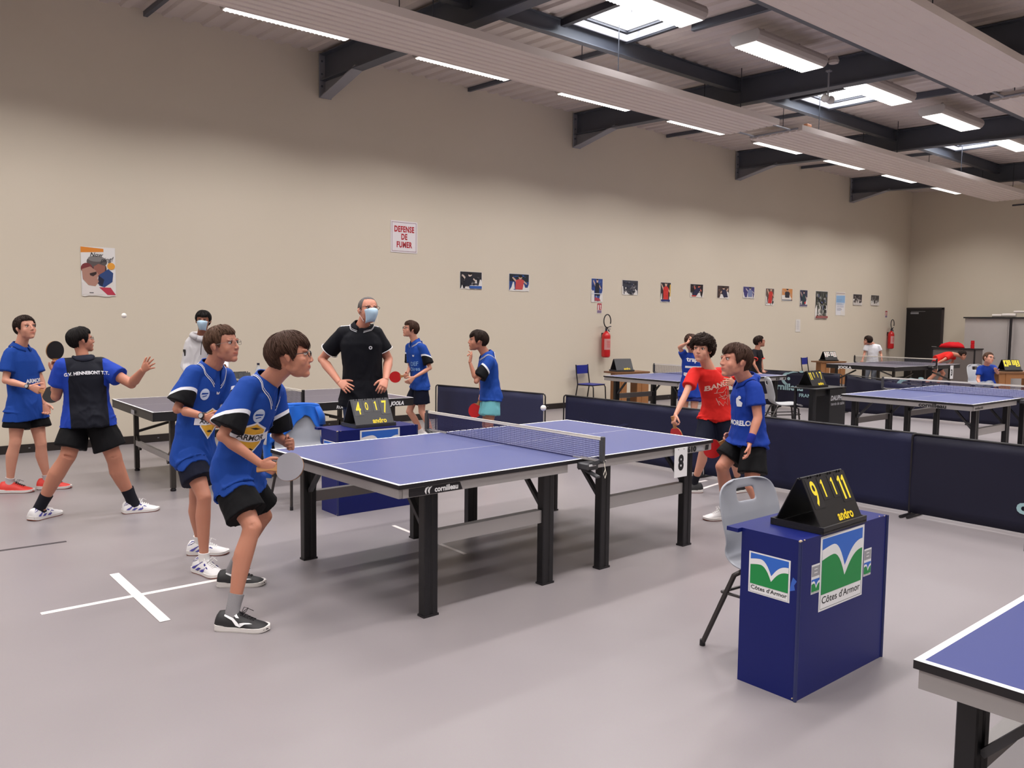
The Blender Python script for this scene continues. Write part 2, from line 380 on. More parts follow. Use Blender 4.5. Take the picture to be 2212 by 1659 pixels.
# radiant heater panels: ribbed underside, folded edges, hung on rods
M_PANEL = mat('heater_panel_paint', (216,204,196), .55, var=.03, vscale=2)
def heater(x0, x1, y0, y1, z, label, rods, dp=.018):
    t = thing('radiant_heater', label, 'heater panel', ((x0+x1)/2,(y0+y1)/2,z), 0, 'suspended radiant heater panels')
    L, W = (x1-x0), (y1-y0); prof = []; n = 8
    for i in range(n):
        a = -W/2+W*i/n; c = W/n
        prof += [(a,0),(a+c*.62,0),(a+c*.70,dp),(a+c*.92,dp)]
    prof.append((W/2,0)); prof += [(W/2,.085),(W/2-.03,.095),(-W/2+.03,.095),(-W/2,.085)]
    b = MB(); b.loft([[(-L/2,y,zz) for y,zz in prof],[(L/2,y,zz) for y,zz in prof]]); b.obj('panel', M_PANEL, t)
    for s in (-1,1):
        b = MB()
        for i in range(n): b.tube([(s*(L/2-.01),-W/2+W*(i+.8)/n,.032),(s*(L/2+.04),-W/2+W*(i+.8)/n,.032)], .012, 8)
        b.tube([(s*(L/2+.04),-W/2+.05,.032),(s*(L/2+.04),W/2-.05,.032)], .014, 8); b.obj('header_pipe', M_STEELL, t)
    for rx in rods:
        for s in (-1,1):
            zr = roofz((y0+y1)/2+s*W*.35)-z
            b = MB().tube([(rx-(x0+x1)/2, s*W*.35, .095),(rx-(x0+x1)/2, s*W*.35, zr+.02)], .006, 6)
            b.box((rx-(x0+x1)/2, s*W*.35, .10),(.03,.05,.02)); b.obj('hanging_rod', M_FRAME, t)
    return t
heater(1.0, 11.20, 7.15, 8.08, 4.6, 'long ribbed heater panel crossing the top of the picture from upper left', (2.2,5.0,7.8,10.4))
heater(11.78, 21.9, 7.12, 8.05, 4.6, 'ribbed heater panel running to the far wall behind the first one', (12.5,15.2,18.0,20.8))
heater(1.0, 11.65, 3.68, 4.60, 4.6, 'wide heater panel at the upper right, nearer the camera', (2.2,5.0,8.6,11.2), .007)
heater(12.15, 22.3, 3.66, 4.58, 4.6, 'heater panel end cut off by the right edge of the picture', (12.6,15.2,18.0,20.8), .007)
tag(MB().tube([(11.22,7.3,4.63),(11.5,7.32,4.64),(11.76,7.3,4.63)],.014,8).tube([(11.22,7.95,4.63),(11.5,7.93,4.63),(11.76,7.95,4.63)],.014,8).obj('pipe_link', M_STEELL), 'grey pipe pair joining the two left heater panels', 'pipe')
tag(MB().tube([(11.66,3.9,4.63),(11.9,3.95,4.63),(12.12,3.9,4.63)],.016,8).tube([(11.66,4.4,4.63),(12.12,4.4,4.63)],.014,8).obj('pipe_link', M_STEELL), 'grey pipe pair joining the two right heater panels', 'pipe')
tag(MB().box((0,0,.03),(.14,.07,.05),bev=.01).obj('orange_tag', mat('faded_orange_card',(214,150,110),.7), None, (12.05,7.19,4.69)), 'small orange block lying on the start of the second heater panel', 'block')
# twin emergency spotlight hanging on a rod from the beam
t = thing('emergency_spotlight', 'small twin emergency spotlight on a rod under the dark beam', 'spotlight', (10.62,6.05,4.66))
MB().tube([(0,0,.04),(0,0,.36)], .012, 8).box((0,0,.37),(.06,.06,.02)).obj('rod', M_STEELL, t)
for s in (-1,1):
    b = MB().ell((s*.07,0,0),(.055,.055,.055),16,10); b.obj('lamp_head', mat('clear_white_plastic',(200,198,196),.2), t, smooth=True)
tag(MB().lathe([(.0,0),(.06,0),(.07,.03),(.05,.08),(0,.09)],(0,0,0)).obj('smoke_detector', M_HOUS, None, (10.2,5.75,4.98)), 'round grey detector under the roof beside the second wide light', 'detector')

# ------------------------------------------------------------------ table tennis tables
M_TOP = mat('blue_table_top', (80,88,138), .36, var=.04, vscale=3, spec=.5)
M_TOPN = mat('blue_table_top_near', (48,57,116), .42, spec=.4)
M_TOPG = mat('slate_table_top', (86,82,98), .36, var=.03)
M_LINE = mat('white_line_paint', (236,234,236), .5)
M_EDGE = mat('black_table_edge', (20,17,22), .5)
M_ALU = mat('brushed_aluminium', (158,154,154), .42, metal=.25, bump=.08, bscale=60)
M_LEG = mat('black_table_leg', (17,16,20), .38, spec=.5)
M_BRACE = mat('dark_grey_brace', (66,66,70), .45)
M_NETC = mat('dark_blue_net_cord', (52,52,92), .8)
M_TAPE = mat('white_net_tape', (222,216,204), .7)
M_WHITE = mat('white_print', (225,225,228), .6)
M_BLKP = mat('black_print', (20,20,24), .5)
M_GREYP = mat('grey_print', (150,150,156), .5)
def swoosh(b, M, s, z):
    for off in (0,.55): add_strip(b, [(s*(off+.0),-s*.5),(s*(off-.12),-s*.1),(s*(off+.02),s*.28),(s*(off+.45),s*.5)], [s*.10,s*.30,s*.30,s*.05], M, z)
def make_net(t, cord=M_NETC, post=M_BRACE):
    b = MB(); N = 146; hw = .915
    for i in range(N+1):
        y = -hw+2*hw*i/N; b.box((0,y,.828),(.0012,.0020,.132))
    for k in range(11): b.box((0,0,.766+k*.0125),(.0012,2*hw,.0022))
    b.box((0,0,.763),(.003,2*hw,.006))
    b.obj('net', cord, t)
    b = MB(); b.box((0,0,.9035),(.006,2*hw+.01,.017)); b.box((0,0,.9125),(.010,2*hw+.01,.003)); b.obj('net_tape', M_TAPE, t)
    for s in (-1,1):
        b = MB(); b.box((0,s*.925,.835),(.026,.022,.165),bev=.003); b.box((-.012,s*.925,.83),(.008,.03,.13))
        b.mt(1); b.box((0,s*.80,.763),(.012,.25,.008)); b.box((.03,s*.82,.763),(.012,.22,.008)); b.mt(0)
        b.box((0,s*.80,.722),(.10,.10,.045),bev=.008); b.bar((0,s*.92,.765),(0,s*.74,.70),.05,.02); b.bar((-.01,s*.78,.70),(-.01,s*.90,.665),.035,.012)
        b.mt(2); b.box((-.02,s*.862,.735),(.06,.004,.012)); b.mt(0)
        b.obj('net_post', [post, M_ALU, M_WHITE], t)
    b = MB(); b.tube([(0,-.935,.77),(.004,-.945,.72),(-.012,-.947,.69),(0,-.948,.665),(.012,-.947,.69),(.004,-.945,.72)], .0022, 6); b.obj('net_cord_loop', M_TAPE, t)
def bench_table(loc, rz, label, top=M_TOP, logos=(), number=None, plate=None):
    t = thing('table_tennis_table', label, 'table', loc, rz, 'table tennis tables')
    for s in (-1,1):
        b = MB(); x0, x1 = (.002, 1.37) if s > 0 else (-1.37, -.002); cx = (x0+x1)/2; L = x1-x0
        b.box((cx,0,.749),(L,1.525,.022)); b.mt(1)
        z = .7606
        b.flat(rect(x0+.0,-.7625+.02,x1,.7425), None, z)
        b.mt(2)
        b.flat(rect(x0,-.7625,x1,-.7425), None, z+.0002); b.flat(rect(x0,.7425,x1,.7625), None, z+.0002)
        xe = x1 if s > 0 else x0
        b.flat(rect(min(xe,xe-s*.02),-.7625,max(xe,xe-s*.02),.7625), None, z+.0004); b.flat(rect(x0,-.0018,x1,.0018), None, z+.0004)
        b.obj('tabletop', [M_EDGE, top, M_LINE], t)
        b = MB(); zc = .712; hh = .050
        b.box((xe-s*.017,0,zc),(.022,1.50,hh)); 
        xa = s*.13
        for sy in (-1,1): b.box(((xa+xe)/2-s*.014,sy*.745,zc),(abs(xe-xa)-.03,.022,hh))
        b.mt(1)
        for xx in (xe-s*.2335, s*.256): b.box((xx,0,.705),(.04,1.46,.04))
        b.obj('apron_frame', [M_ALU, M_BRACE], t)
        for xx in (1.37-.2335, .256):
            for sy in (-1,1):
                b = MB(); x = s*xx; y = sy*.696
                prof = [(-.046,-.024),(-.040,-.028),(-.012,-.028),(-.008,-.023),(.008,-.023),(.012,-.028),(.040,-.028),(.046,-.024),(.046,.024),(.040,.028),(-.040,.028),(-.046,.024)]
                b.prism([(x+p, y+q) for p, q in prof], .68, None, .012)
                b.mt(1); b.box((x,y,.006),(.10,.062,.012)); b.mt(0)
                b.obj('leg', [M_LEG, M_EDGE], t)
                b = MB().bar((x,y-sy*.03,.47),(x,y-sy*.24,.70),.03,.022); b.obj('brace', M_BRACE, t)
        for sy in (-1,1):
            b = MB(); xa, xb = s*(.256+.046), s*(1.37-.2335-.046)
            b.box(((xa+xb)/2, sy*.696, .426),(abs(xb-xa),.022,.075)); b.box(((xa+xb)/2, sy*.682, .465),(abs(xb-xa),.05,.004))
            b.obj('stretcher', M_ALU, t)
    make_net(t)
    for (kind, s) in logos:
        b = MB()
        if kind == 'plate':        # black plate with the maker's name at the left end of a long side
            o, u = ((s*-1.37+s*.12, -s*.757, .712), (s,0,0)); M = plane_mat(o, u, (0,0,1))
            b.flat([(-.055,-.022),(.30,-.022),(.282,.020),(.272,.022),(-.055,.022)], M, .0008)
            b.mt(1); M2 = plane_mat((o[0]+s*.055,o[1],o[2]), u, (0,0,1)); swoosh(b, M2, .038, .0016)
            put_text(b, 'cornilleau', (o[0]+s*.19,o[1],o[2]-.001), u, (0,0,1), .042, .0016, bold=.0014, sx=.96)
            b.obj('maker_plate', [M_EDGE, M_WHITE], t)
        if kind == 'name':         # large black name on an end apron
            put_text(b, 'cornilleau', (s*1.3645, -s*-.33, .712), (0,-s*-1,0) if False else (0,-1 if s < 0 else 1,0), (0,0,1), .062, .0012, bold=.0022, sx=1.25)
            b.obj('name_lettering', M_BLKP, t)
        if kind == 'model':        # model number near the right end of a long side
            put_text(b, '610', (s*1.12, -s*.757, .711), (s,0,0), (0,0,1), .050, .0012, bold=.003, sx=1.35)
            b.mt(1); b.flat(rect(-.055,-.018,.045,.018), plane_mat((s*1.21,-s*.757,.711),(s,0,0),(0,0,1)), .001)
            b.mt(0); b.flat([(-.022,-.018),(.018,-.018),(.024,.018),(-.016,.018)], plane_mat((s*1.30,-s*.757,.711),(s,0,0),(0,0,1)), .0012)
            b.obj('model_lettering', [M_BLKP, M_GREYP], t)
        if kind == 'small':
            put_text(b, 'cornilleau 610', (s*-1.20, -s*.757, .712), (s,0,0), (0,0,1), .036, .0012, bold=.001, sx=1.0)
            b.obj('name_lettering', M_BLKP, t)
    if plate:
        pn, px_, s = plate
        b = MB(); M = plane_mat((px_,-s*.770,.655),(s,0,0),(0,0,1)); b.prism([(-.072,-.125),(.072,-.125),(.072,.085),(-.072,.085)], .003, M, -.0015)
        b.mt(1)
        for hx in (-.03,.03): b.flat(circ(hx,.072,.004,n=10), M, .0018)
        put_text(b, pn, (px_,-s*.770,.628), (s,0,0), (0,0,1), .145, .0022, bold=.007, sx=.80)
        b.obj('number_plate', [M_WHITE, M_BLKP], t)
    return t
bench_table((3.622,4.394,0), .019, 'blue match table numbered 8 in the middle, with four players around it', logos=(('plate',1),('model',1)), plate=('8', .98, 1))
bench_table((10.93,4.35,0), -.012, 'empty blue table at the right behind the long navy barrier, white frame', logos=(('name',-1),('small',1)))
bench_table((10.90,8.32,0), -.03, 'blue table in the middle distance behind the boy in red, below the fire extinguisher', logos=(('plate',1),('model',1)))
bench_table((3.50,.165,0), .012, 'blue table corner cut off at the lower right of the picture', top=M_TOPN)

def rollaway_table(loc, rz, label, apron, top, words, number=None, legc=M_LEG):
    """centre-fold table: dark side rails, slim legs on a wheeled centre frame"""
    t = thing('table_tennis_table', label, 'table', loc, rz, 'table tennis tables')
    for s in (-1,1):
        b = MB(); x0, x1 = (.01,1.37) if s > 0 else (-1.37,-.01); cx = (x0+x1)/2; L = x1-x0; xe = s*1.37
        b.box((cx,0,.749),(L,1.525,.022)); b.mt(1); b.flat(rect(x0,-.7425,x1,.7425), None, .7606); b.mt(2)
        b.flat(rect(x0,-.7625,x1,-.7445), None, .7608); b.flat(rect(x0,.7445,x1,.7625), None, .7608)
        b.flat(rect(min(xe,xe-s*.018),-.7625,max(xe,xe-s*.018),.7625), None, .761); b.flat(rect(x0,-.0018,x1,.0018), None, .761)
        b.obj('tabletop', [M_EDGE, top, M_LINE], t)
        b = MB()
        b.box((xe-s*.012,0,.707),(.022,1.52,.062))
        for sy in (-1,1): b.box((cx,sy*.751,.707),(L-.03,.022,.062))
        b.obj('apron_frame', apron, t)
        for sy in (-1,1):
            b = MB(); x = s*(1.37-.20); y = sy*.64
            b.box((x,y,.36),(.045,.045,.66)); b.mt(1); b.lathe([(.014,.0),(.026,.002),(.026,.02),(.014,.03)],(x,y,0),12); b.mt(0)
            b.obj('leg', [legc, M_EDGE], t)
            b = MB().bar((x-s*.02,y,.42),(s*.42,y,.60),.03,.025,).bar((x,y-sy*.02,.36),(x,y-sy*.16,.26),.025,.06); b.obj('brace', legc, t)
        b = MB(); b.box((s*1.17,0,.30),(.03,1.24,.055)); b.obj('crossbar', M_ALU, t)
        for sy in (-1,1):
            b = MB(); b.box((s*.30,sy*.52,.38),(.06,.05,.62)); b.bar((s*.30,sy*.52,.12),(s*.12,sy*.52,.12),.05,.08)
            b.mt(1); b.tube([(s*.30,sy*.52-.016,.05),(s*.30,sy*.52+.016,.05)],.05,20)
            b.obj('centre_leg', [legc, M_EDGE], t)
    b = MB(); b.box((0,.52,.11),(.62,.06,.05)); b.box((0,-.52,.11),(.62,.06,.05)); b.box((0,0,.11),(.08,1.0,.04)); b.obj('chassis', legc, t)
    make_net(t, mat('grey_net_cord',(84,84,92),.8), M_EDGE)
    for (txt, o, u, sz, bo, sx, sh) in words:
        b = MB(); put_text(b, txt, o, u, (0,0,1), sz, .0012, bold=bo, sx=sx, shear=sh); b.obj('lettering', M_WHITE, t)
    return t
M_RAILB = mat('black_side_rail', (24,23,27), .45)
M_RAILO = mat('dark_olive_steel', (62,58,54), .4, metal=.4)
t = rollaway_table((3.66,8.46,0), -.03, 'dark folding table with black side rails behind the two boys in blue', M_RAILB, M_TOPG,
    [('ROLLOMAT', (.55,-.763,.705), (1,0,0), .046, .001, .95, .2), ('JOOLA', (1.16,-.763,.707), (1,0,0), .055, .003, .95, .2)], legc=M_RAILO)
b = MB(); b.box((.93,-.772,.60),(.13,.003,.22)); b.obj('number_plate', M_WHITE, t)
b = MB(); b.box((-1.3835,-.12,.707),(.002,.11,.04)); b.obj('side_sticker', M_GREYP, t)
t = rollaway_table((17.93,8.42,0), -.06, 'black framed table farthest away, with the number 3 plate', M_EDGE, M_TOPG,
    [('JOOLA', (-1.3715,.32,.70), (0,-1,0), .075, .004, 1.3, 0)], legc=M_RAILO)
b = MB(); M = plane_mat((.98,-.772,.62),(1,0,0),(0,0,1)); b.prism(rect(-.07,-.17,.07,.12), .003, M, -.002); b.mt(1); put_text(b, '3', (.98,-.772,.58), (1,0,0), (0,0,1), .18, .002, bold=.009, sx=.8); b.obj('number_plate', [M_WHITE, M_BLKP], t)

# ------------------------------------------------------------------ balls
M_BALL = mat('white_ball', (232,228,222), .45)
tag(MB().ell((0,0,0),(.02,.02,.02),20,14).obj('table_tennis_ball', M_BALL, None, (1.866,7.05,1.628), smooth=True), 'white ball in the air above the raised paddle at the left', 'ball')
tag(MB().ell((0,0,0),(.02,.02,.02),20,14).obj('table_tennis_ball', M_BALL, None, (3.79,4.18,1.023), smooth=True), 'white ball in flight over the far half of table 8', 'ball')

# ------------------------------------------------------------------ scoreboards
M_SBB = mat('scoreboard_black', (24,23,26), .42, bump=.06, bscale=400)
M_SBG = mat('scoreboard_grey', (58,58,62), .45)
M_SBC = mat('score_card', (32,31,35), .38)
M_YEL = mat('yellow_numeral', (240,215,50), .5)
M_ORG = mat('brand_yellow', (236,206,30), .5)
def scoreboard(loc, rz, label, digits, body=M_SBB, brand=True, digcol=M_YEL, cards=M_SBC, W=.37, white=False):
    t = thing('scoreboard', label, 'scoreboard', loc, rz, 'flip scoreboards')
    b = MB(); b.box((0,0,.006),(W+.02,.26,.012)); 
    for s in (-1,1): b.box((0,s*.125,.018),(W+.02,.010,.024)); b.box((s*(W/2+.004),0,.018),(.010,.24,.024))
    b.obj('tray', body, t)
    th = math.atan2(.215,.105); H = .235
    for s in (-1,1):
        b = MB(); u = (-s,0,0) if s > 0 else (1,0,0)
        up = V((0, -s*math.cos(th)*1.0, math.sin(th))); M = plane_mat((0, s*.112, .014), u, up)
        b.prism(rect(-W/2,0,W/2,H), .004, M, 0)
        o = b.obj('panel', body, t)
        if s < 0:
            b = MB()
            xs_ = (-.128,-.045,.045,.128) if digits else ()
            for x, d in zip(xs_, digits or ()):
                big = abs(x) > .1; w_, h_ = (.088,.135) if big else (.058,.105); yt = H-.008
                b.mt(0); b.prism(rect(x-w_/2, yt-h_, x+w_/2, yt), .0015, M, .004)
                b.mt(1)
                if d.strip('1') == '' and d:
                    for i_ in range(len(d)):
                        xx = x+(i_-(len(d)-1)/2)*w_*.42; sw_ = .0075 if big else .0055; y0_, y1_ = yt-h_+.012, yt-.012
                        b.flat([(xx-sw_,y0_),(xx+sw_,y0_),(xx+sw_,y1_),(xx-sw_*.2,y1_),(xx-sw_*2.6,y1_-h_*.12),(xx-sw_*2.2,y1_-h_*.19),(xx-sw_,y1_-h_*.14)], M, .0062)
                    continue
                vs, fs = text2d(d, h_*1.18 if big else h_*.95, bold=.002 if big else .001, sx=.62 if len(d) == 1 else .55, sp=.9)
                b.add([(x+a, yt-h_*.54+c, .0062) for a, c, _ in vs], fs, M)
            for x in (-.128,-.045,.045,.128):
                b.mt(2); 
                for q in (-.012,.012): b.add([(x+q+.004*math.cos(a*PI/4)*1.0, H+.001+.006*math.sin(a*PI/4), z_) for a in range(8) for z_ in (-.004,.008)], [(2*i,2*((i+1)%8),2*((i+1)%8)+1,2*i+1) for i in range(8)], M)
            if digits: b.obj('score_cards', [cards, digcol, body], t)
            if brand:
                b = MB(); vs, fs = text2d('andro', .060, bold=.0018, sx=.95); b.add([(a+.05, c+.038, .0055) for a, c, _ in vs], fs, M); b.obj('brand_lettering', M_ORG, t)
    b = MB().tube([(-W/2+.002,0,.226),(W/2-.002,0,.226)], .006, 8); b.obj('ridge', body, t)
    return t
scoreboard((3.495,1.955,.7045), .015, 'black flip scoreboard reading 9 1 1 11 on the near blue desk', ['9','1','1','11'])
scoreboard((3.60,6.21,.7045), -.01, 'dark grey flip scoreboard reading 4 0 1 7 in front of the standing man', ['4','0','1','7'], body=M_SBG, cards=mat('score_card_grey',(66,66,70),.4))
scoreboard((11.38,10.40,.704), -.25, 'blank dark scoreboard on the wooden desk by the wall', [], body=M_SBG)
scoreboard((10.80,6.22,.722), -.02, 'black scoreboard reading 11 1 1 7 on the black desk', ['11','1','1','7'])
scoreboard((19.15,10.62,.7045), -.35, 'small scoreboard with white cards on the farther wooden desk', ['2','4','4','0'], digcol=mat('red_brown_numeral',(120,60,60),.5), cards=mat('white_card',(220,218,214),.5), brand=False)
scoreboard((18.35,6.28,.7045), -.55, 'scoreboard with yellow cards beside the seated umpire', ['4','1','1','5'], digcol=mat('dark_numeral',(60,50,20),.5), cards=M_YEL, brand=False)
scoreboard((3.80,9.67,.744), .1, 'dark scoreboard behind the folding table, beside the water bottle', ['2','',' ',''], brand=False, W=.24)

# ------------------------------------------------------------------ umpire desks
M_BLUE = mat('blue_laminate', (12,24,96), .42, var=.06, vscale=2, spec=.32)
M_BLUED = mat('blue_edge_strip', (36,44,92), .4)
M_CHIP = mat('chipped_chipboard', (176,160,138), .8)
M_GRN = mat('sticker_green', (16,134,66), .5); M_SKY = mat('sticker_blue', (42,100,196), .5)
M_WORN = mat('worn_laminate_patch', (52,96,190), .45)
def armor_sticker(t, o, u, w, h, small=False, cut=False):
    """white sheet with blue sky over green land, a white bird shaped gap, and the words below"""
    b = MB(); M = plane_mat(o, u, (0,0,1)); b.flat(rect(-w/2,-h/2,w/2,h/2), M, .0006)
    if small: ih0, ih1 = -h/2+.01, .0; 
    else: ih0, ih1 = -h/2+.22*h, h/2-.035*h
    iw = w*.46; H = ih1-ih0
    b.mt(1); b.flat(rect(-iw,ih0,iw,ih1), M, .0010)
    land = [(-iw,ih0),(iw,ih0)]
    def curve(a, k):    # outline of the two wings meeting in a dip right of the middle
        pts = []
        for i in range(13):
            q = i/12; x = -iw+q*(iw*1.12); y = ih0+H*(a+.06*math.sin(q*PI*.9)-.42*max(0,(q-.45)/.55)**2.2); pts.append((x,y))
        for i in range(1,11):
            q = i/10; x = -iw+iw*1.12+q*(iw*.88); y = ih0+H*(a-.42+.42*(1-(1-q)**2.4)+.0); pts.append((x,y))
        return pts
    up_ = curve(.80,0); lo = curve(.62,0)
    b.mt(2); b.flat([(-iw,ih0),(iw,ih0)]+list(reversed([(x,min(y,ih1)) for x,y in lo])), M, .0016)
    b.mt(0); vs = up_+list(reversed([(x, y) for x, y in lo])); n = len(up_)
    b.add([(x,y,.0014) for x,y in up_]+[(x,y,.0019) for x,y in lo], [(i, n+i, n+i+1, i+1) for i in range(n-1)], M)
    if small:
        b.mt(4); b.flat(rect(-iw,.012,iw,h/2-.008), M, .0010); b.mt(0)
        for k in range(2): b.flat(rect(-iw*.4,h*.2+k*.016,iw*.4,h*.2+k*.016+.004), M, .0014)
        b.mt(3); vs, fs = text2d("Cotes d'Armor", .010); b.add([(x,y-h/2+.006,.001) for x,y,_ in vs], fs, M)
    else:
        b.mt(3); vs, fs = text2d("C\u00f4tes d'Armor", h*.135, bold=.0004, sx=(w*.88)/(h*.135*6.25)); b.add([(x,y+ih0-h*.085,.0012) for x,y,_ in vs], fs, M)
        for (x0,y0,x1,y1) in ((-w*.47,-h*.475,w*.47,-h*.47),(-w*.47,-h*.475,-w*.465,ih0),(w*.465,-h*.475,w*.47,ih0)): b.flat(rect(x0,y0,x1,y1), M, .0012)
    b.obj('sticker', [M_WHITE, M_SKY, M_GRN, M_BLKP, M_GREYP], t)
def blue_desk(loc, rz, label, big=True):
    t = thing('umpire_desk', label, 'desk', loc, rz, 'blue umpire desks')
    b = MB(); W, D, H = .77, .29, .685
    b.box((0,-D/2+.009,H/2),(W,.018,H)); b.obj('front_board', M_BLUE, t)
    for s in (-1,1):
        b = MB().box((s*(W/2-.009),.009,H/2),(.018,D-.018,H)); b.obj('side_board', M_BLUE, t)
    b = MB(); b.box((0,0,H+.009),(W,D,.018)); b.box((-.03,D/2+.03,H+.009),(W,.06,.018)); b.obj('desk_top', M_BLUE, t)
    for x in (-W/2,W/2): MB().tube([(x,-D/2,0.002),(x,-D/2,H+.018)], .008, 8).obj('corner_strip', M_BLUED, t)
    b = MB(); rnd = random.Random(3)
    for (x,y,z,s_) in ((-W/2,-D/2,H+.016,.016),(-W/2+.03,-D/2,H+.017,.008),(-W/2-.002,D/2+.04,H+.004,.010),(W/2-.03,-D/2,H+.017,.007),(-W/2,-D/2,.26,.006),(W/2-.06,-D/2+.01,H+.018,.007),(-W/2-.002,-D/2+.012,.012,.008)):
        b.ell((x,y,z),(s_*.6,s_*.5,s_*.4),8,6)
    b.obj('chipped_corner', M_CHIP, t)
    M_ = (0,-D/2-.0005)
    armor_sticker(t, (-.03 if big else .015,-D/2,.525), (1,0,0), .385, .335)
    armor_sticker(t, (-W/2,.0,.515), (0,-1,0), .205, .185)
    if big:
        armor_sticker(t, (-.255,-D/2,.515), (1,0,0), .07, .13, small=True); armor_sticker(t, (.205,-D/2,.505), (1,0,0), .07, .13, small=True)
        b = MB(); M = plane_mat((-W/2,-.122,.505),(0,-1,0),(0,0,1)); b.flat([(-.02,-.03),(.005,-.02),(.0,.0),(.012,.02),(-.006,.034),(-.014,.01)], M, .0004); b.obj('worn_patch', M_WORN, t)
    return t
blue_desk((3.525,1.98,0), .0, 'near blue umpire desk with large Côtes d\'Armor sticker, at the lower right')
blue_desk((3.595,6.18,0), -.01, 'blue umpire desk behind table 8, in front of the standing man', big=False)
M_WOOD = mat('light_brown_chipboard', (158,108,66), .55, var=.10, vscale=12, bump=.04)
M_WOODD = mat('brown_melamine_top', (126,88,58), .5)
def wood_desk(loc, rz, label, W=.76, mt_=M_WOOD):
    t = thing('wooden_desk', label, 'desk', loc, rz, 'wooden umpire desks')
    for s in (-1,1): MB().box((s*(W/2-.15),0,.335),(.26,.34,.67) if False else (.02,.36,.67)).obj('side_board', mt_, t)
    MB().box((-W/2+.13,-.16,.335),(.26,.018,.67)).obj('front_panel', mt_, t)
    MB().box((W/2-.13,-.16,.335),(.26,.018,.67)).obj('front_panel', mt_, t)
    MB().box((0,-.16,.62),(W-.52,.016,.10)).obj('front_rail', mt_, t)
    MB().box((0,0,.685),(W+.02,.38,.03)).obj('desk_top', M_WOODD, t)
    return t
wood_desk((11.50,10.38,0), -.20, 'wooden desk by the wall under the nearer fire extinguisher')
wood_desk((19.12,10.60,0), -.35, 'small wooden desk by the wall behind the farthest table', .74)
wood_desk((18.40,6.20,0), -.55, 'wooden desk at the right edge beside the seated umpire', .95)
t = thing('black_desk', 'black scorer desk with white DAUPHIN tennis de table lettering', 'desk', (11.0,6.12,0), .0)
M_BD = mat('black_desk_board', (22,23,27), .5)
MB().box((-.13,.05,.715),(.84,.42,.012)).obj('desk_top', M_BD, t)
MB().box((.055,-.14,.35),(.44,.02,.70)).obj('front_panel', M_BD, t)
b = MB(); 
for x in (-.15,.26): MB().box((x,.02,.35),(.02,.30,.70)).obj('side_panel', M_BD, t)
b = MB(); b.box((-.47,-.10,.355),(.03,.03,.71)); b.obj('leg', M_BD, t)
b = MB(); b.box((-.47,.20,.355),(.03,.03,.71)); b.obj('leg', M_BD, t)
for c_, d_ in (((-.31,-.10,.16),(.30,.025,.03)),((-.31,.20,.16),(.30,.025,.03)),((-.31,-.10,.66),(.30,.02,.09))): MB().box(c_, d_).obj('rail', M_BD, t)
b = MB(); put_text(b, 'DAUPHIN', (.055,-.151,.57), (1,0,0), (0,0,1), .092, bold=.004, sx=.98, shear=.2); put_text(b, 'tennis de table', (.055,-.151,.49), (1,0,0), (0,0,1), .062, bold=.0004, sx=1.0)
b.obj('desk_lettering', mat('pale_grey_print',(186,186,192),.5), t)
wd = thing('folding_side_table', 'dark topped side desk behind the folding table at the left', 'desk', (3.98,9.62,0), 0)
MB().box((0,0,.73),(.68,.34,.02)).obj('desk_top', M_BLUE, wd)
for s in (-1,1): MB().box((s*.32,0,.36),(.02,.32,.72)).obj('side_board', M_BLUE, wd)

# ------------------------------------------------------------------ water bottle
t = thing('water_bottle', 'clear plastic water bottle with blue label on the side desk', 'bottle', (4.00,9.49,.742))
MB().lathe([(.0,0),(.040,.0),(.044,.02),(.044,.09),(.040,.10),(.044,.11),(.044,.22),(.036,.26),(.016,.30),(.014,.32)]).obj('bottle_body', mat('clear_pet',(205,212,218),.12,alpha=.45), t, smooth=40)
MB().lathe([(.0455,.11),(.0455,.19)]).obj('bottle_label', mat('blue_bottle_label',(40,140,200),.4), t, smooth=40)
MB().lathe([(0,.318),(.016,.318),(.016,.342),(0,.342)]).obj('bottle_cap', mat('dark_cap',(40,40,60),.4), t)

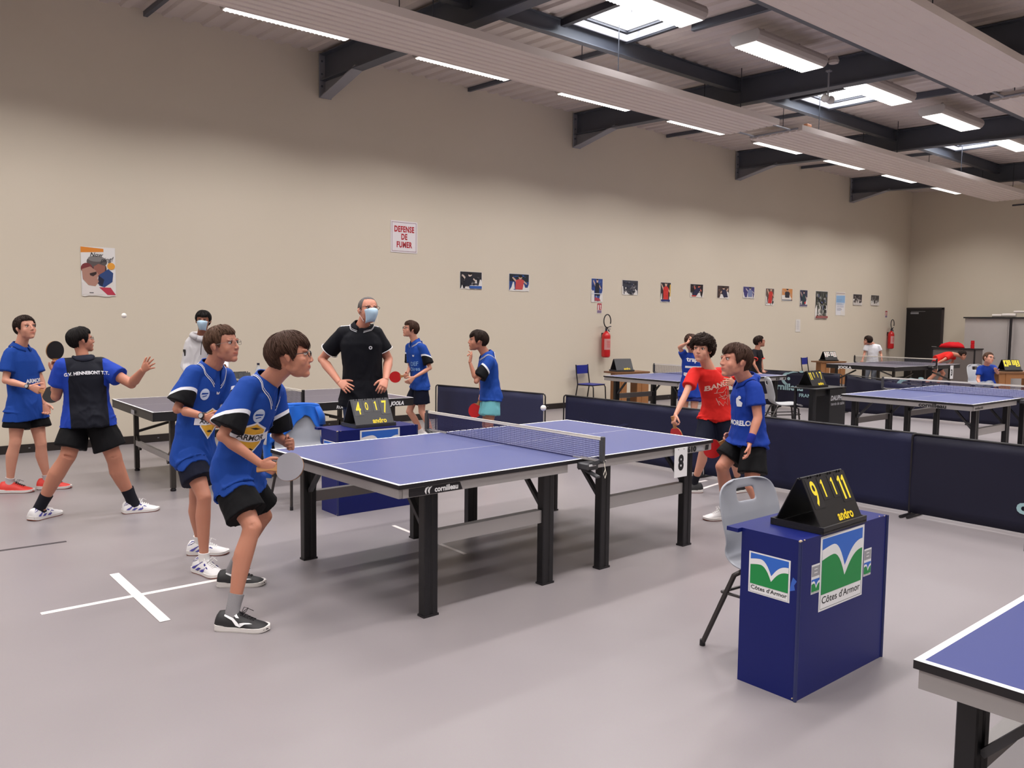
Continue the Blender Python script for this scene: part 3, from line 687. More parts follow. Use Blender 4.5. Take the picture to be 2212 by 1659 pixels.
# ------------------------------------------------------------------ chairs
M_SHELL = mat('grey_plastic_shell', (150,153,163), .38, bump=.05, bscale=500)
M_SHELLW = mat('pale_plastic_shell', (196,198,200), .4)
M_SHELLP = mat('light_grey_plastic_shell', (172,174,178), .4)
M_TUBE = mat('dark_steel_tube', (70,66,66), .35, metal=.6)
def shell_chair(loc, rz, label, m=M_SHELL, tilt=0.0):
    """moulded seat and back in one shell with a hand hole; faces local -Y (sitter looks to -Y)"""
    t = thing('plastic_chair', label, 'chair', loc, rz, 'plastic shell chairs')
    prof = [(-.235,.425,.205),(-.21,.452,.212),(-.12,.447,.218),(-.02,.437,.22),(.08,.437,.22),(.14,.452,.218),(.175,.495,.215),(.19,.55,.212),(.20,.60,.216),(.213,.65,.220),(.226,.70,.220),(.234,.728,.218),(.243,.762,.213),(.251,.79,.203),(.257,.815,.180),(.260,.83,.145),(.261,.838,.09)]
    nx = 16; b = MB(); pts = []
    for j, (y, z, hw) in enumerate(prof):
        back = z > .5
        row = []
        for i in range(nx+1):
            q = -1+2*i/nx; x = q*hw
            d = (abs(q)**3)*.035
            row.append((x, y-(d*1.0 if back else 0)*.9, z+(0 if back else (abs(q)**4)*.015)))
        pts.append(row)
    n = nx+1; vs = [p for r in pts for p in r]; fs = []
    for j in range(len(prof)-1):
        zc = (prof[j][1]+prof[j+1][1])/2
        for i in range(nx):
            if .735 <= zc <= .79 and 6 <= i <= 10: continue
            fs.append((j*n+i, j*n+i+1, (j+1)*n+i+1, (j+1)*n+i))
    b.add(vs, fs); o = b.obj('seat_shell', m, t, smooth=True)
    sm = o.modifiers.new('thick','SOLIDIFY'); sm.thickness = .012; sm.offset = 0
    sb = o.modifiers.new('round','SUBSURF'); sb.levels = 1; sb.render_levels = 2
    for s in (-1,1):
        for (ya, yb, yf) in ((-.13,-.215,-.20),(.10,.30,.15)):
            b = MB().tube([(s*.12,ya*.6,.425),(s*.165,ya,.424),(s*.185,(ya+yf)/2*1.05,.40),(s*.205,yb,.012)], .0125, 10); b.mt(1); b.tube([(s*.205,yb,.0),(s*.2045,yb-.0005,.03)], .0145, 10); b.obj('leg', [M_TUBE, M_EDGE], t, smooth=40)
    b = MB().tube([(-.19,-.20,.32),(.19,-.20,.32)], .008, 8).tube([(-.19,.20,.30),(.19,.20,.30)], .008, 8)
    for s in (-1,1): b.tube([(s*.188,-.19,.315),(s*.188,.20,.30)], .008, 8)
    b.obj('stretcher', M_TUBE, t)
    return t
_ch = shell_chair((3.525,2.155,0), -.08, 'grey plastic chair with hand hole behind the near blue desk')
_ch.scale = (1.02,1.0,1.0)
shell_chair((3.22,6.66,0), -.08, 'grey plastic chair with a blue jacket over its back')
shell_chair((10.72,6.63,0), .80, 'pale grey plastic chair between the boy in blue and the black desk', M_SHELLP)
shell_chair((17.66,6.50,0), -.43, 'white plastic chair under the seated umpire', M_SHELLW)
def school_chair(loc, rz, label):
    t = thing('school_chair', label, 'chair', loc, rz, 'blue school chairs')
    mb = mat('blue_plywood', (32,44,140), .45)
    b = MB(); b.loft([[(x,-.005+abs(x)**2*.3,z),(x,.005+abs(x)**2*.3,z),(x,.005+abs(x)**2*.3,z+.16),(x,-.005+abs(x)**2*.3,z+.16)] for x, z in [(-.175+.035*i,.64) for i in range(11)]]); o = b.obj('backrest', mb, t)
    o.location = (0,.185,0)
    b = MB().box((0,-.02,.452),(.38,.38,.012),bev=.004); b.obj('seat', mb, t)
    for s in (-1,1):
        MB().tube([(s*.185,.20,.81),(s*.185,.185,.66),(s*.185,.15,.45),(s*.19,.23,.01)], .0115, 8).obj('leg', M_EDGE, t)
        MB().tube([(s*.185,.14,.44),(s*.185,-.19,.44),(s*.19,-.21,.40),(s*.195,-.23,.01)], .0115, 8).obj('leg', M_EDGE, t)
    MB().tube([(-.185,-.18,.44),(.185,-.18,.44)], .010, 8).obj('stretcher', M_EDGE, t)
    return t
school_chair((11.00,10.84,0), .15, 'blue backed metal chair by the wall under the nearer fire extinguisher')
school_chair((18.18,10.50,0), .15, 'blue backed metal chair by the wall near the farther wooden desk')

# blue jacket over the chair behind the desk
def jacket():
    t = thing('jacket', 'bright blue jacket with white stripe draped over a grey chair back', 'jacket', (3.22,6.66,0), -.08)
    m = mat('royal_blue_cloth', (20,92,190), .8, bump=.3, bscale=220, sheen=.2)
    surf = lambda z: .19+(z-.55)*.24
    def sheet(x0, x1, hemf, yf, nx=30, nv=14, seed=2.3):
        vs = []; fs = []; n = nx+1
        for j in range(nv+1):
            for i in range(n):
                q = i/nx; x = x0+(x1-x0)*q; v = j/nv; top = .842-.02*abs(2*q-1)**3; z = top-hemf(q)*v
                fold = .016*noise.noise(V((x*16, z*7, seed)))+.010*math.sin(x*55+z*12)*v
                vs.append((x*(1+.06*v), yf(z)+fold, z))
        for j in range(nv):
            for i in range(nx): fs.append((j*n+i, j*n+i+1, (j+1)*n+i+1, (j+1)*n+i))
        return vs, fs
    def hem(q):
        pts = ((0,.30),(.22,.27),(.42,.20),(.55,.13),(.66,.09),(.76,.10),(.84,.19),(.92,.21),(1,.17))
        for (a, u), (c, w_) in zip(pts, pts[1:]):
            if a <= q <= c: t_ = (q-a)/(c-a); return u+(w_-u)*t_
        return .17
    b = MB(); b.add(*sheet(-.245,.235,hem,lambda z: surf(z)-.040)); b.add(*sheet(-.245,.235,lambda q: .34,lambda z: surf(z)+.045, seed=5.1))
    n = 31; b.add([(-.245+.48*i/30, y_, .842-.02*abs(2*i/30-1)**3+dz) for (y_, dz) in ((.222,.0),(.235,.012),(.262,.018),(.29,.012),(.302,.0)) for i in range(n)], [(j*n+i, j*n+i+1, (j+1)*n+i+1, (j+1)*n+i) for j in range(4) for i in range(30)])
    o = b.obj('jacket_body', m, t, smooth=True); s = o.modifiers.new('t','SOLIDIFY'); s.thickness = .006; s.offset = 0
    b = MB(); b.tube([(-.22,.24,.82),(-.262,.22,.72),(-.272,.20,.60),(-.268,.19,.48),(-.26,.19,.34),(-.265,.19,.22)], [.035,.048,.050,.048,.045,.040], 12, flat=.5); o = b.obj('sleeve', m, t, smooth=True)
    b = MB(); b.tube([(.21,.22,.82),(.235,.185,.74),(.238,.17,.66)], [.035,.045,.040], 12, flat=.5); b.obj('sleeve', m, t, smooth=True)
    b = MB(); b.tube([(-.245,.185,.77),(-.285,.150,.68),(-.300,.148,.60),(-.302,.15,.52)], [.010,.016,.018,.014], 8, flat=.5); b.obj('white_stripe', M_WHITE, t, smooth=True)
    b = MB(); 
    for a in (-.35,.35): b.ell((-.235+a*.05,.128,.60),(.012,.006,.017),8,6,None)
    b.obj('butterfly_badge', M_WHITE, t)
jacket()

# ------------------------------------------------------------------ barriers
M_NAVY = mat('navy_barrier_cloth', (21,24,56), .62, var=.10, vscale=3, bump=.12, bscale=160, spec=.35)
M_NAVYD = mat('dark_navy_barrier_cloth', (20,20,42), .6, var=.1, vscale=2, spec=.35)
M_NAVYG = mat('faded_navy_cloth', (38,42,76), .65, var=.08, vscale=3)
def barrier(p0, p1, label, m=M_NAVY, e0=.045, e1=.045, h0=.70, h1=.70, wave=.004, over=0.0, logo=None, feet=True, sag=0.0):
    """cloth panel on a tube frame from p0 to p1 on the floor"""
    p0 = V((p0[0],p0[1],0)); p1 = V((p1[0],p1[1],0)); L = (p1-p0).length; rz = math.atan2(p1.y-p0.y, p1.x-p0.x)
    t = thing('court_barrier', label, 'barrier', ((p0+p1)/2)[:], rz, 'navy court barriers')
    b = MB(); nx, nz = 40, 8
    e = .045
    vs = []; fs = []; n = nx+1
    for j in range(nz+1):
        for i in range(n):
            q = i/nx; x = -L/2+e0+(L-e0-e1)*q; hh = h0+(h1-h0)*q-sag*math.sin(q*PI)
            z = .03+(hh-.03)*j/nz; y = wave*(noise.noise(V((x*3+L, z*2.0, 1.7)))*2+.5*noise.noise(V((x*9, z*4, L))))
            vs.append((x, y, z))
    for j in range(nz):
        for i in range(nx): fs.append((j*n+i, j*n+i+1, (j+1)*n+i+1, (j+1)*n+i))
    b.add(vs, fs); o = b.obj('cloth', m, t, smooth=True); s = o.modifiers.new('t','SOLIDIFY'); s.thickness = .006; s.offset = 0
    b = MB(); r = .009
    b.tube([(-L/2+.01,0,.02),(-L/2+.01,0,h0-.03),(-L/2+.018,0,h0-.008),(-L/2+.04,0,h0+.004),(L/2-.04,0,h1+.004),(L/2-.018,0,h1-.008),(L/2-.01,0,h1-.03),(L/2-.01,0,.02)], r, 8); b.obj('frame', M_EDGE, t)
    if feet:
        for s in (-1,1): MB().tube([(s*(L/2-.012),-.16,.014),(s*(L/2-.012),.16,.014)], .012, 10).obj('foot', M_EDGE, t)
    if logo: logo(t, L)
    return t
def scuff(t, L):      # pale dusty smears rubbed into the cloth
    b = MB(); M = plane_mat((-.35,-.0125,.46),(1,0,0),(0,0,1)); r_ = random.Random(4)
    for q in range(9):
        x0 = -.46+r_.uniform(0,.25); x1 = x0+r_.uniform(.35,.75); o_ = r_.uniform(-.035,.03); n = 14; pts = []; ww = []
        for i in range(n):
            x = x0+(x1-x0)*i/(n-1); pts.append((x, .55*(x*x)-.10+o_+.012*noise.noise(V((x*9,q,0))))); ww.append(.002+.014*math.sin(i/(n-1)*PI)*r_.uniform(.4,1))
        add_strip(b, pts, ww, M, .0003*(q % 4))
    b.obj('pale_scuff', mat('dusty_scuff',(66,70,112),.8), t)
def near_logo(t, L):
    b = MB(); put_text(b, 'cornilleau', (.135,-.013,.235), (1,0,0), (0,0,1), .165, bold=.006, sx=1.2, lift=.002)
    b.obj('barrier_lettering', mat('pale_aqua_print',(150,184,190),.6), t)
barrier((7.06,7.42),(7.06,5.275), 'navy barrier panel behind table 8, left of the boy in red, with pale scuffs', e1=.002, logo=scuff)
barrier((7.06,5.265),(7.06,3.06), 'navy barrier panel directly behind the boy in blue at the right', e0=.002, e1=.002)
barrier((7.040,3.13),(6.99,.95), 'dark navy barrier panel at the right edge, behind the near blue desk', M_NAVYD, e0=.002, logo=near_logo)
barrier((6.64,9.60),(6.95,7.62), 'faded navy barrier panel by the wall behind the boy in turquoise shorts', M_NAVYG)
def far_logo(t, L):
    b = MB()
    put_text(b, 'cornilleau', (-.05,-.013,.40), (1,0,0), (0,0,1), .17, bold=.006, sx=1.1, lift=.002); put_text(b, 'FRANCE', (.42,-.013,.26), (1,0,0), (0,0,1), .09, bold=.002, sx=1.1, lift=.002)
    M = plane_mat((-.10,-.013,.56),(1,0,0),(0,0,1))
    add_strip(b, [(.10+.105*math.cos(a_),.105*math.sin(a_)) for a_ in [math.radians(75+i*21) for i in range(11)]], [.02,.035,.05,.06,.066,.068,.066,.06,.05,.03,.012], M, .002); add_strip(b, [(.11,.11),(.20,.135),(.30,.135)], [.03,.026,.006], M, .002); b.flat(circ(.37,.15,.045,.02,14), M, .002); b.flat(circ(.115,.005,.032,n=14), M, .002)
    b.obj('barrier_lettering', mat('pale_aqua_print',(150,184,190),.6), t)
barrier((14.15,9.75),(14.25,7.62), 'dark barrier with pale swoosh and name lettering behind the black desk', M_NAVYD, logo=far_logo, wave=.008)
barrier((14.26,7.58),(14.35,5.45), 'dark barrier panel sagging towards the floor behind the empty table', M_NAVYD, h0=.70, h1=.55, wave=.02, sag=.03, e0=.002, e1=.002, logo=lambda t, L: far_logo(t, L))
barrier((14.36,5.40),(14.40,3.25), 'dark barrier panel at the right edge beyond the empty table', M_NAVYD, h0=.56, h1=.62, wave=.01, e0=.002)
barrier((15.2,9.0),(15.2,7.2), 'low dark barrier just in front of the farthest table', M_NAVYD, h0=.34, h1=.34, feet=False)

# ------------------------------------------------------------------ floor tape
M_TAPEW = mat('white_floor_tape', (224,216,214), .6)
M_TAPED = mat('dark_floor_tape', (58,52,56), .6)
def tape(a, c, w, label, m=M_TAPEW, z=.001):
    a = V((a[0],a[1],0)); c = V((c[0],c[1],0)); L = (c-a).length
    o = MB().box((0,0,z),(L,w,.0012)).obj('floor_tape', m, None, ((a+c)/2)[:], math.atan2(c.y-a.y,c.x-a.x)); return tag(o, label, 'tape', 'tape lines on the floor')
tape((1.36,5.51),(1.35,4.47),.055,'short wide white tape crossing a line at the left front floor', z=.0022)
tape((.86,5.0),(1.98,4.99),.042,'long white tape line running to the front player\'s shoe', z=.001)
tape((.4,6.56),(1.30,6.53),.035,'dark tape line at the left edge of the floor', M_TAPED)
tape((3.40,5.49),(3.37,4.5),.03,'thin white tape line under table 8')
tape((6.40,5.12),(6.93,5.13),.035,'white tape by the shoe of the boy in red')
tape((6.32,4.86),(6.98,4.97),.035,'white tape between the boy in red and the barrier')
tape((5.9,3.9),(6.5,4.3),.035,'white tape hidden behind the grey chair')
tape((8.75,4.25),(9.45,4.32),.035,'white tape under the empty table, left part')
tape((9.25,3.75),(9.9,3.5),.035,'white tape under the empty table, right part')

# ------------------------------------------------------------------ things on the walls
M_PAPER = mat('white_paper', (222,218,214), .7)
def poster(x, z, x1, z1, label, bg, shapes, name='poster', group='posters along the long wall'):
    """thin sheet on the long wall; shapes = [(rgb, outline in 0..1)]"""
    W, H = x1-x, z-z1
    b = MB(); mats_ = [M_PAPER]; n = 10; rnd = random.Random(int(x*100))
    curl = [rnd.uniform(-.006,.006) for _ in range(n+1)]
    b.add([(W*i/n, 0, 0) for i in range(n+1)]+[(W*i/n, 0, -H+curl[i]) for i in range(n+1)]+[(W*i/n, -.002, 0) for i in range(n+1)]+[(W*i/n, -.004-abs(curl[i])*.8, -H+curl[i]) for i in range(n+1)],
          [(2*n+2+i, 2*n+3+i, 3*n+4+i, 3*n+3+i)[::-1] for i in range(n)])
    M = Matrix(((W,0,0,0),(0,0,-1,-.0045),(0,H,0,-H),(0,0,0,1)))
    def m_(c):
        m = mat('print_%d_%d_%d' % c, c, .45)
        if m not in mats_: mats_.append(m)
        return mats_.index(m)
    y0 = .03
    if bg: b.mt(m_(bg)); b.flat(rect(.02,y0,.98,.985), M, .0004)
    for i, (c, pts) in enumerate(shapes): b.mt(m_(c)); b.flat(pts, M, .0008+.00035*i)
    o = b.obj(name, mats_, None, (x, WY-.001, z)); return tag(o, label, 'poster' if name == 'poster' else 'sign', group)
def player(c, skin, x=.5, y=.5, s=1.0, lean=0.0, arm=1):
    """a small printed athlete: torso, head, two arms"""
    T = lambda pts: [(min(.97,max(.03,x+s*(px+lean*py))), min(.97,max(.04,y+s*py))) for px, py in pts]
    return [(skin, T([(-.10*arm,.10),(-.30*arm,.30),(-.34*arm,.26),(-.14*arm,.02)])), (skin, T([(.10*arm,.10),(.28*arm,-.05),(.32*arm,-.02),(.14*arm,.16)])),
            (c, T([(-.15,-.30),(.15,-.30),(.17,.14),(.07,.20),(-.07,.20),(-.17,.14)])), (skin, T(circ(0,.29,.075,.095,12))), ((30,24,22), T(circ(0,.34,.08,.06,12)))]
def blocks(cols, seed, n=26):
    r = random.Random(seed); out = []
    for i in range(n):
        x, y = r.uniform(.04,.80), r.uniform(.05,.85); w, h = r.uniform(.05,.18), r.uniform(.03,.12)
        out.append((cols[i % len(cols)], [(x,y),(x+w,y+r.uniform(-.02,.02)),(x+w*r.uniform(.7,1),min(.97,y+h)),(x+r.uniform(0,.02),min(.97,y+h))]))
    return out
D_ = [(44,44,50),(74,74,82),(28,28,34),(100,98,104)]
poster(8.18,2.43,8.65,2.14,'dark sports poster with a blue table, first of the wall row from the left',(40,40,48), blocks(D_,1)+player((30,32,44),(206,190,180),.38,.5,1.1,.2)+[((50,92,168), rect(.42,.04,.97,.20)),((220,220,225), rect(.42,.19,.97,.215))])
poster(9.24,2.44,9.71,2.14,'sports poster of a red shirted player on blue, second of the wall row',(42,70,130), [((34,40,48), rect(.03,.55,.97,.97))]+blocks([(40,88,160),(30,60,120)],2,10)+player((196,76,76),(200,170,150),.52,.45,1.2,.1))
poster(11.28,2.44,11.59,1.99,'tall blue poster above the small red sign and the nearer extinguisher',(50,74,140), blocks([(60,90,160),(40,50,90)],3,12)+player((30,34,48),(206,180,166),.5,.6,1.1)+[((210,214,224), rect(.05,.34,.95,.37)),((170,70,84), [(.3,.05),(.8,.05),(.7,.16),(.3,.2)])])
poster(12.14,2.44,12.61,2.15,'wide grey crowd poster right of the tall blue poster',(60,62,72), blocks([(100,100,108),(40,42,52),(140,138,144),(60,64,84)],4,40))
poster(13.30,2.44,13.63,2.03,'tall poster of a player in a red shirt on dark ground',(52,46,52), blocks([(90,70,60),(40,40,60)],5,10)+player((204,54,52),(214,180,160),.5,.5,1.5)+[((214,170,60), rect(.86,.3,.95,.9)),((40,50,110), rect(.05,.04,.9,.14))])
poster(14.27,2.44,14.72,2.16,'dark poster with a red and navy player leaning',(36,30,36), blocks(D_,6,12)+player((34,34,70),(200,110,96),.5,.5,1.2,.5)+[((200,60,50), rect(.1,.06,.45,.14))])
poster(15.22,2.44,15.66,2.16,'dark brown poster with a player in navy, seventh of the row',(70,54,52), blocks([(110,84,76),(50,40,40)],7,14)+player((40,44,74),(206,170,150),.6,.45,1.2,-.3,-1))
poster(16.19,2.45,16.64,2.18,'violet blue poster with a pale player and white lower edge',(66,62,120), blocks([(86,84,150),(50,48,96)],8,10)+player((120,130,170),(190,180,190),.6,.5,1.2)+[((210,206,206), rect(.02,.03,.98,.10))])
poster(17.10,2.44,17.45,2.04,'narrow poster of a red kneeling player with dark edges',(96,80,74), blocks(D_,9,12)+player((196,56,52),(212,170,150),.55,.55,1.4,.15))
poster(17.78,2.46,18.25,2.16,'orange poster with a dark shirted player holding his arms out',(206,140,84), player((40,40,52),(190,150,130),.5,.5,1.3)+[((220,214,208), rect(.1,.14,.9,.26)),((50,60,80), rect(.02,.04,.98,.10))])
poster(18.58,2.45,18.93,2.03,'narrow dark blue poster of a player with a red ball',(52,54,80), blocks([(70,74,100),(36,38,54)],10,12)+player((36,60,70),(190,160,150),.5,.5,1.3)+[((206,60,70), circ(.68,.25,.10,.07,12)),((96,90,120), rect(.02,.04,.98,.14))])
poster(19.31,2.45,19.90,1.74,'tallest poster, dark green grey crowd with red foot, torn below',(64,66,62), blocks([(110,112,104),(44,46,46),(150,150,146),(84,88,80)],11,60)+blocks([(90,100,140),(60,70,100)],12,8)+[((142,60,58), rect(.02,.03,.98,.11)),((210,200,200), rect(.1,.065,.9,.075))])
poster(20.31,2.45,20.79,1.84,'pale blue notice sheet with grey lines of text',(196,206,222), [((222,222,228), rect(.02,.03,.98,.45)),((214,206,200), rect(.02,.87,.98,.985)),((150,130,130), rect(.05,.93,.95,.95)),((140,180,220), [(.05,.55),(.95,.55),(.95,.85),(.05,.83)])]+[((130,140,170), rect(.15,y,.15+w_,y+.010)) for y, w_ in ((.50,.5),(.46,.6),(.40,.7),(.36,.7),(.30,.4),(.26,.5),(.22,.4),(.60,.4),(.66,.5))])
poster(21.20,2.42,21.68,2.12,'small dark crowd poster with white foot, last but one of the row',(64,58,60), blocks([(120,112,112),(40,36,40),(160,150,150)],13,36)+[((214,208,204), rect(.02,.03,.98,.22)),((120,120,120), rect(.1,.12,.8,.14))])
poster(22.17,2.42,22.64,2.13,'small grey crowd poster, last of the row before the corner',(78,74,74), blocks([(130,126,124),(50,48,50),(170,164,160)],14,36)+[((214,208,204), rect(.02,.03,.98,.2))])
poster(18.44,1.72,18.65,1.41,'small white typed sheet lower than the posters',None, [((190,188,196), rect(.2,y,.2+w_,y+.02)) for y, w_ in ((.85,.5),(.78,.6),(.7,.55),(.62,.6),(.54,.6),(.46,.5),(.38,.6),(.3,.5),(.22,.6))])
# the large event poster at the left: two people seen from the side, orange ball
poster(2.47,2.47,2.86,1.87,'large event poster at the left with an orange corner and orange ball',None,
  [((226,224,224), rect(.0,.02,1,.995)), ((222,136,50), [(.0,.995),(.66,.97),(.66,.905),(.0,.875)]), ((70,54,54), circ(.48,.56,.26,.16,20)), ((92,84,84), circ(.46,.70,.30,.12,18)), ((128,124,124), circ(.44,.76,.24,.06,16)),
   ((150,96,84), [(.36,.44),(.56,.42),(.68,.5),(.70,.62),(.50,.66),(.36,.6)]), ((44,70,124), [(.50,.22),(.66,.18),(.90,.30),(.93,.48),(.78,.56),(.66,.50),(.52,.44)]), ((26,34,62), [(.46,.26),(.60,.20),(.66,.34),(.50,.42)]),
   ((122,52,56), circ(.16,.56,.17,.11,16)), ((176,132,118), [(.02,.54),(.26,.60),(.42,.52),(.50,.44),(.46,.36),(.50,.30),(.40,.20),(.20,.22),(.04,.34)]), ((52,36,36), [(.24,.46),(.44,.50),(.44,.45),(.34,.40),(.25,.42)]),
   ((222,216,214), [(.02,.03),(.02,.28),(.20,.20),(.50,.18),(.70,.10),(.72,.03)]), ((186,56,78), [(.50,.18),(.84,.18),(.99,.03),(.74,.03)]), ((230,160,60), circ(.87,.62,.115,.072,20)),
   ((60,60,70), rect(.22,.06,.34,.075))], group=None)
b = MB(); o_ = (2.665, WY-.012, 2.36)
put_text(b, 'Now', (2.64, WY-.010, 2.375), (1,0,0), (0,0,1), .07, bold=.0005, shear=.3)
put_text(b, 'ping!', (2.76, WY-.010, 2.318), (1,0,.15), (0,0,1), .075, bold=.0005, shear=.3)
pp = [o for o in bpy.data.objects if o.name.startswith('poster') and abs(o.location.x-2.47) < .01][0]
o = b.obj('handwriting', mat('ink_grey',(50,50,56),.6)); o.parent = pp; o.location = (-2.47, -(WY-.001), -2.47)
# no smoking sign
t = thing('no_smoking_sign', 'white sign with red capitals DEFENSE DE FUMER high on the wall', 'sign', (7.095, WY-.004, 2.91))
b = MB(); b.box((0,0,0),(.49,.006,.49)); b.obj('board', mat('white_sign_board',(228,222,226),.45), t)
b = MB(); 
for (x0,z0,x1,z1) in ((-.225,-.225,.225,-.219),(-.225,.219,.225,.225),(-.225,-.225,-.219,.225),(.219,-.225,.225,.225)): b.flat(rect(x0,z0,x1,z1), plane_mat((0,-.003,0),(1,0,0),(0,0,1)), .0006)
b.obj('border_line', mat('maroon_line',(120,60,80),.5), t)
b = MB()
for (s_, z_) in (('DEFENSE',.115),('DE',-.002),('FUMER',-.125)): put_text(b, s_, (0,-.003,z_), (1,0,0), (0,0,1), .125, bold=.005, sx=.70, sp=1.08)
b.obj('sign_lettering', mat('red_sign_ink',(176,28,40),.5), t)
def ext_sign(x, z, label):
    b = MB(); M = plane_mat((0,0,0),(1,0,0),(0,0,1)); b.box((0,0,0),(.13,.003,.20))
    b.mt(1); b.flat(rect(-.058,-.035,.058,.092), M, .002); b.mt(0); b.flat([(-.04,-.03),(-.01,-.03),(-.01,.05),(-.02,.07),(-.03,.07),(-.04,.05)], M, .0025); b.flat([(.01,.08),(.04,.05),(.035,.0),(.05,-.02),(.02,-.02),(.015,.03)], M, .0025)
    b.mt(2); b.flat(rect(-.058,-.092,.058,-.042), M, .002)
    tag(b.obj('extinguisher_sign', [M_PAPER, mat('sign_red',(176,30,44),.5), mat('sign_mauve',(130,110,140),.5)], None, (x,WY-.003,z)), label, 'sign', 'extinguisher signs')
ext_sign(11.51,1.875,'small red sign on the wall above the nearer fire extinguisher'); ext_sign(23.10,1.905,'small red sign on the wall above the farther fire extinguisher')
def extinguisher(x, z, label):
    t = thing('fire_extinguisher', label, 'fire extinguisher', (x, WY-.11, z), 0, 'wall fire extinguishers')
    red = mat('extinguisher_red',(196,26,30),.28,spec=.6)
    MB().lathe([(0,.0),(.06,.0),(.082,.02),(.085,.05),(.085,.40),(.078,.44),(.05,.475),(.028,.49),(.028,.51),(0,.51)], n=28).obj('cylinder', red, t, smooth=40)
    b = MB(); n = 14
    b.add([(.0862*math.cos(a),.0862*math.sin(a),z_) for z_ in (.15,.36) for a in [PI*1.12+PI*.76*i/n for i in range(n+1)]], [(i,i+1,n+2+i,n+1+i) for i in range(n)])
    b.mt(1)
    for k in range(6): b.add([(.0866*math.cos(a),.0866*math.sin(a),z_) for z_ in (.20+k*.022,.208+k*.022) for a in [PI*1.3+PI*.4*i/6 for i in range(7)]], [(i,i+1,8+i,7+i) for i in range(6)])
    b.obj('cylinder_label', [mat('label_pink_white',(206,150,148),.5), red], t)
    b = MB(); b.lathe([(0,.505),(.018,.505),(.02,.55),(0,.555)], n=12); b.bar((-.02,0,.56),(.13,0,.60),.022,.012); b.bar((-.02,0,.545),(.11,0,.545),.018,.010); b.tube([(.03,-.02,.53),(.06,-.03,.50)],.012,8); b.obj('valve_handle', mat('dark_blue_valve',(36,44,70),.4), t)
    b = MB(); c = []
    for i in range(21):
        a = -PI*.42-2*PI*.86*i/20; c.append((-.005+.095*math.cos(a), -.03, .70+.125*math.sin(a)))
    b.tube([(0,-.02,.555)]+c, .011, 8); b.obj('hose', M_EDGE, t, smooth=60)
    b = MB(); b.box((0,.095,.42),(.04,.03,.10)); b.obj('wall_bracket', M_EDGE, t)
extinguisher(11.60,.93,'red fire extinguisher on the wall above the wooden desk and blue chair'); extinguisher(23.22,.93,'red fire extinguisher on the wall near the far corner')

# ------------------------------------------------------------------ far wall
M_DOOR = mat('black_door_leaf', (22,19,22), .5)
t = MB().box((WX-.025,10.66,1.03),(.05,1.04,2.06)).obj('door_1', M_DOOR); struct(t)
b = MB(); 
for y in (10.12,11.20): b.box((WX-.03,y,1.04),(.07,.05,2.10))
b.box((WX-.03,10.66,2.085),(.07,1.13,.05)); o = b.obj('door_frame', mat('dark_brown_frame',(50,42,44),.5), t)
b = MB(); b.box((WX-.053,10.9,1.95),(.004,.23,.05)); b.box((WX-.053,10.80,2.0),(.004,.4,.008)); b.obj('door_plate', M_GREYP, t)
b = MB().tube([(WX-.055,10.24,1.0),(WX-.09,10.24,1.0),(WX-.09,10.36,1.0)], .01, 8); b.obj('door_handle', M_ALU, t)
M_CABG = mat('grey_cabinet_side', (110,102,100), .6, bump=.1)
t = thing('low_grey_cabinet', 'low grey cabinet with black edges below the red cloth', 'cabinet', (22.6,8.98,0), .0)
MB().box((0,0,.51),(.5,1.03,.98)).obj('cabinet_body', M_CABG, t)
b = MB(); b.box((-.01,0,1.01),(.54,1.07,.03)); b.box((-.26,.52,.5),(.03,.03,1.0)); b.box((-.26,-.52,.5),(.03,.03,1.0)); b.obj('edge_trim', M_EDGE, t)
def lump(name, c, r, m, label, cat, seed):
    b = MB(); b.ell((0,0,0), r, 20, 12); b.v = [(x*(1+.25*noise.noise(V((x*14,y*14,seed)))), y*(1+.25*noise.noise(V((x*12,seed,z*12)))), z*(1+.4*noise.noise(V((x*16,y*10,z*9+seed))))) for x, y, z in b.v]
    b.v = [(x,y,max(z,-r[2]*.55)) for x,y,z in b.v]
    return tag(b.obj(name, m, None, c, smooth=True), label, cat)
M_REDC = mat('red_cloth', (200,28,38), .8)
lump('red_cloth', (22.6,9.12,1.07), (.16,.30,.10), M_REDC, 'crumpled red cloth on the low grey cabinet by the door', 'cloth', 2)
tag(MB().lathe([(0,0),(.045,0),(.045,.10),(.035,.11),(.045,.12),(.042,.20),(0,.20)],n=14).obj('red_cup', M_REDC, None, (22.6,8.62,1.026)), 'small red cup standing at the right of the red cloth', 'cup')
t = thing('white_cabinet', 'tall pale storage cabinet with black top edge at the right edge', 'cabinet', (23.95,7.6,0))
b = MB(); b.box((0,0,.90),(.8,3.2,1.80)); b.obj('cabinet_body', mat('pale_cabinet_panel',(176,170,168),.5,var=.03), t)
b = MB(); b.box((-.02,0,1.82),(.86,3.26,.035)); b.obj('top_edge', M_EDGE, t)
b = MB(); b.box((-.405,.55,.9),(.012,.01,1.78)); b.obj('door_seam', mat('pale_seam',(150,144,142),.5), t)
tag(MB().box((0,0,.91),(.05,.05,1.82)).obj('black_post', M_EDGE, None, (23.42,8.04,0)), 'thin black upright post before the pale cabinet at the right', 'post')
rr = random.Random(5)
for i, (y, z, r_, lab) in enumerate(((8.44,1.877,.036,'left end of the rolled sheets on the pale cabinet'),(8.20,1.886,.045,'middle roll of white sheets on the pale cabinet'),(7.66,1.886,.045,'right roll of white sheets on the pale cabinet'),(7.93,1.97,.030,'top roll of white sheets on the pale cabinet'))):
    b = MB(); b.tube([(-.30,-.11,0),(-.30,0,.002),(-.30,.12,0)] if i < 1 else [(-.30,-.20,0),(-.30,0,.004),(-.30,.12,0)], r_, 14); tag(b.obj('paper_roll', mat('off_white_roll',(214,206,202),.6), None, (23.92,y,z)), lab, 'roll', 'rolls of white sheets')
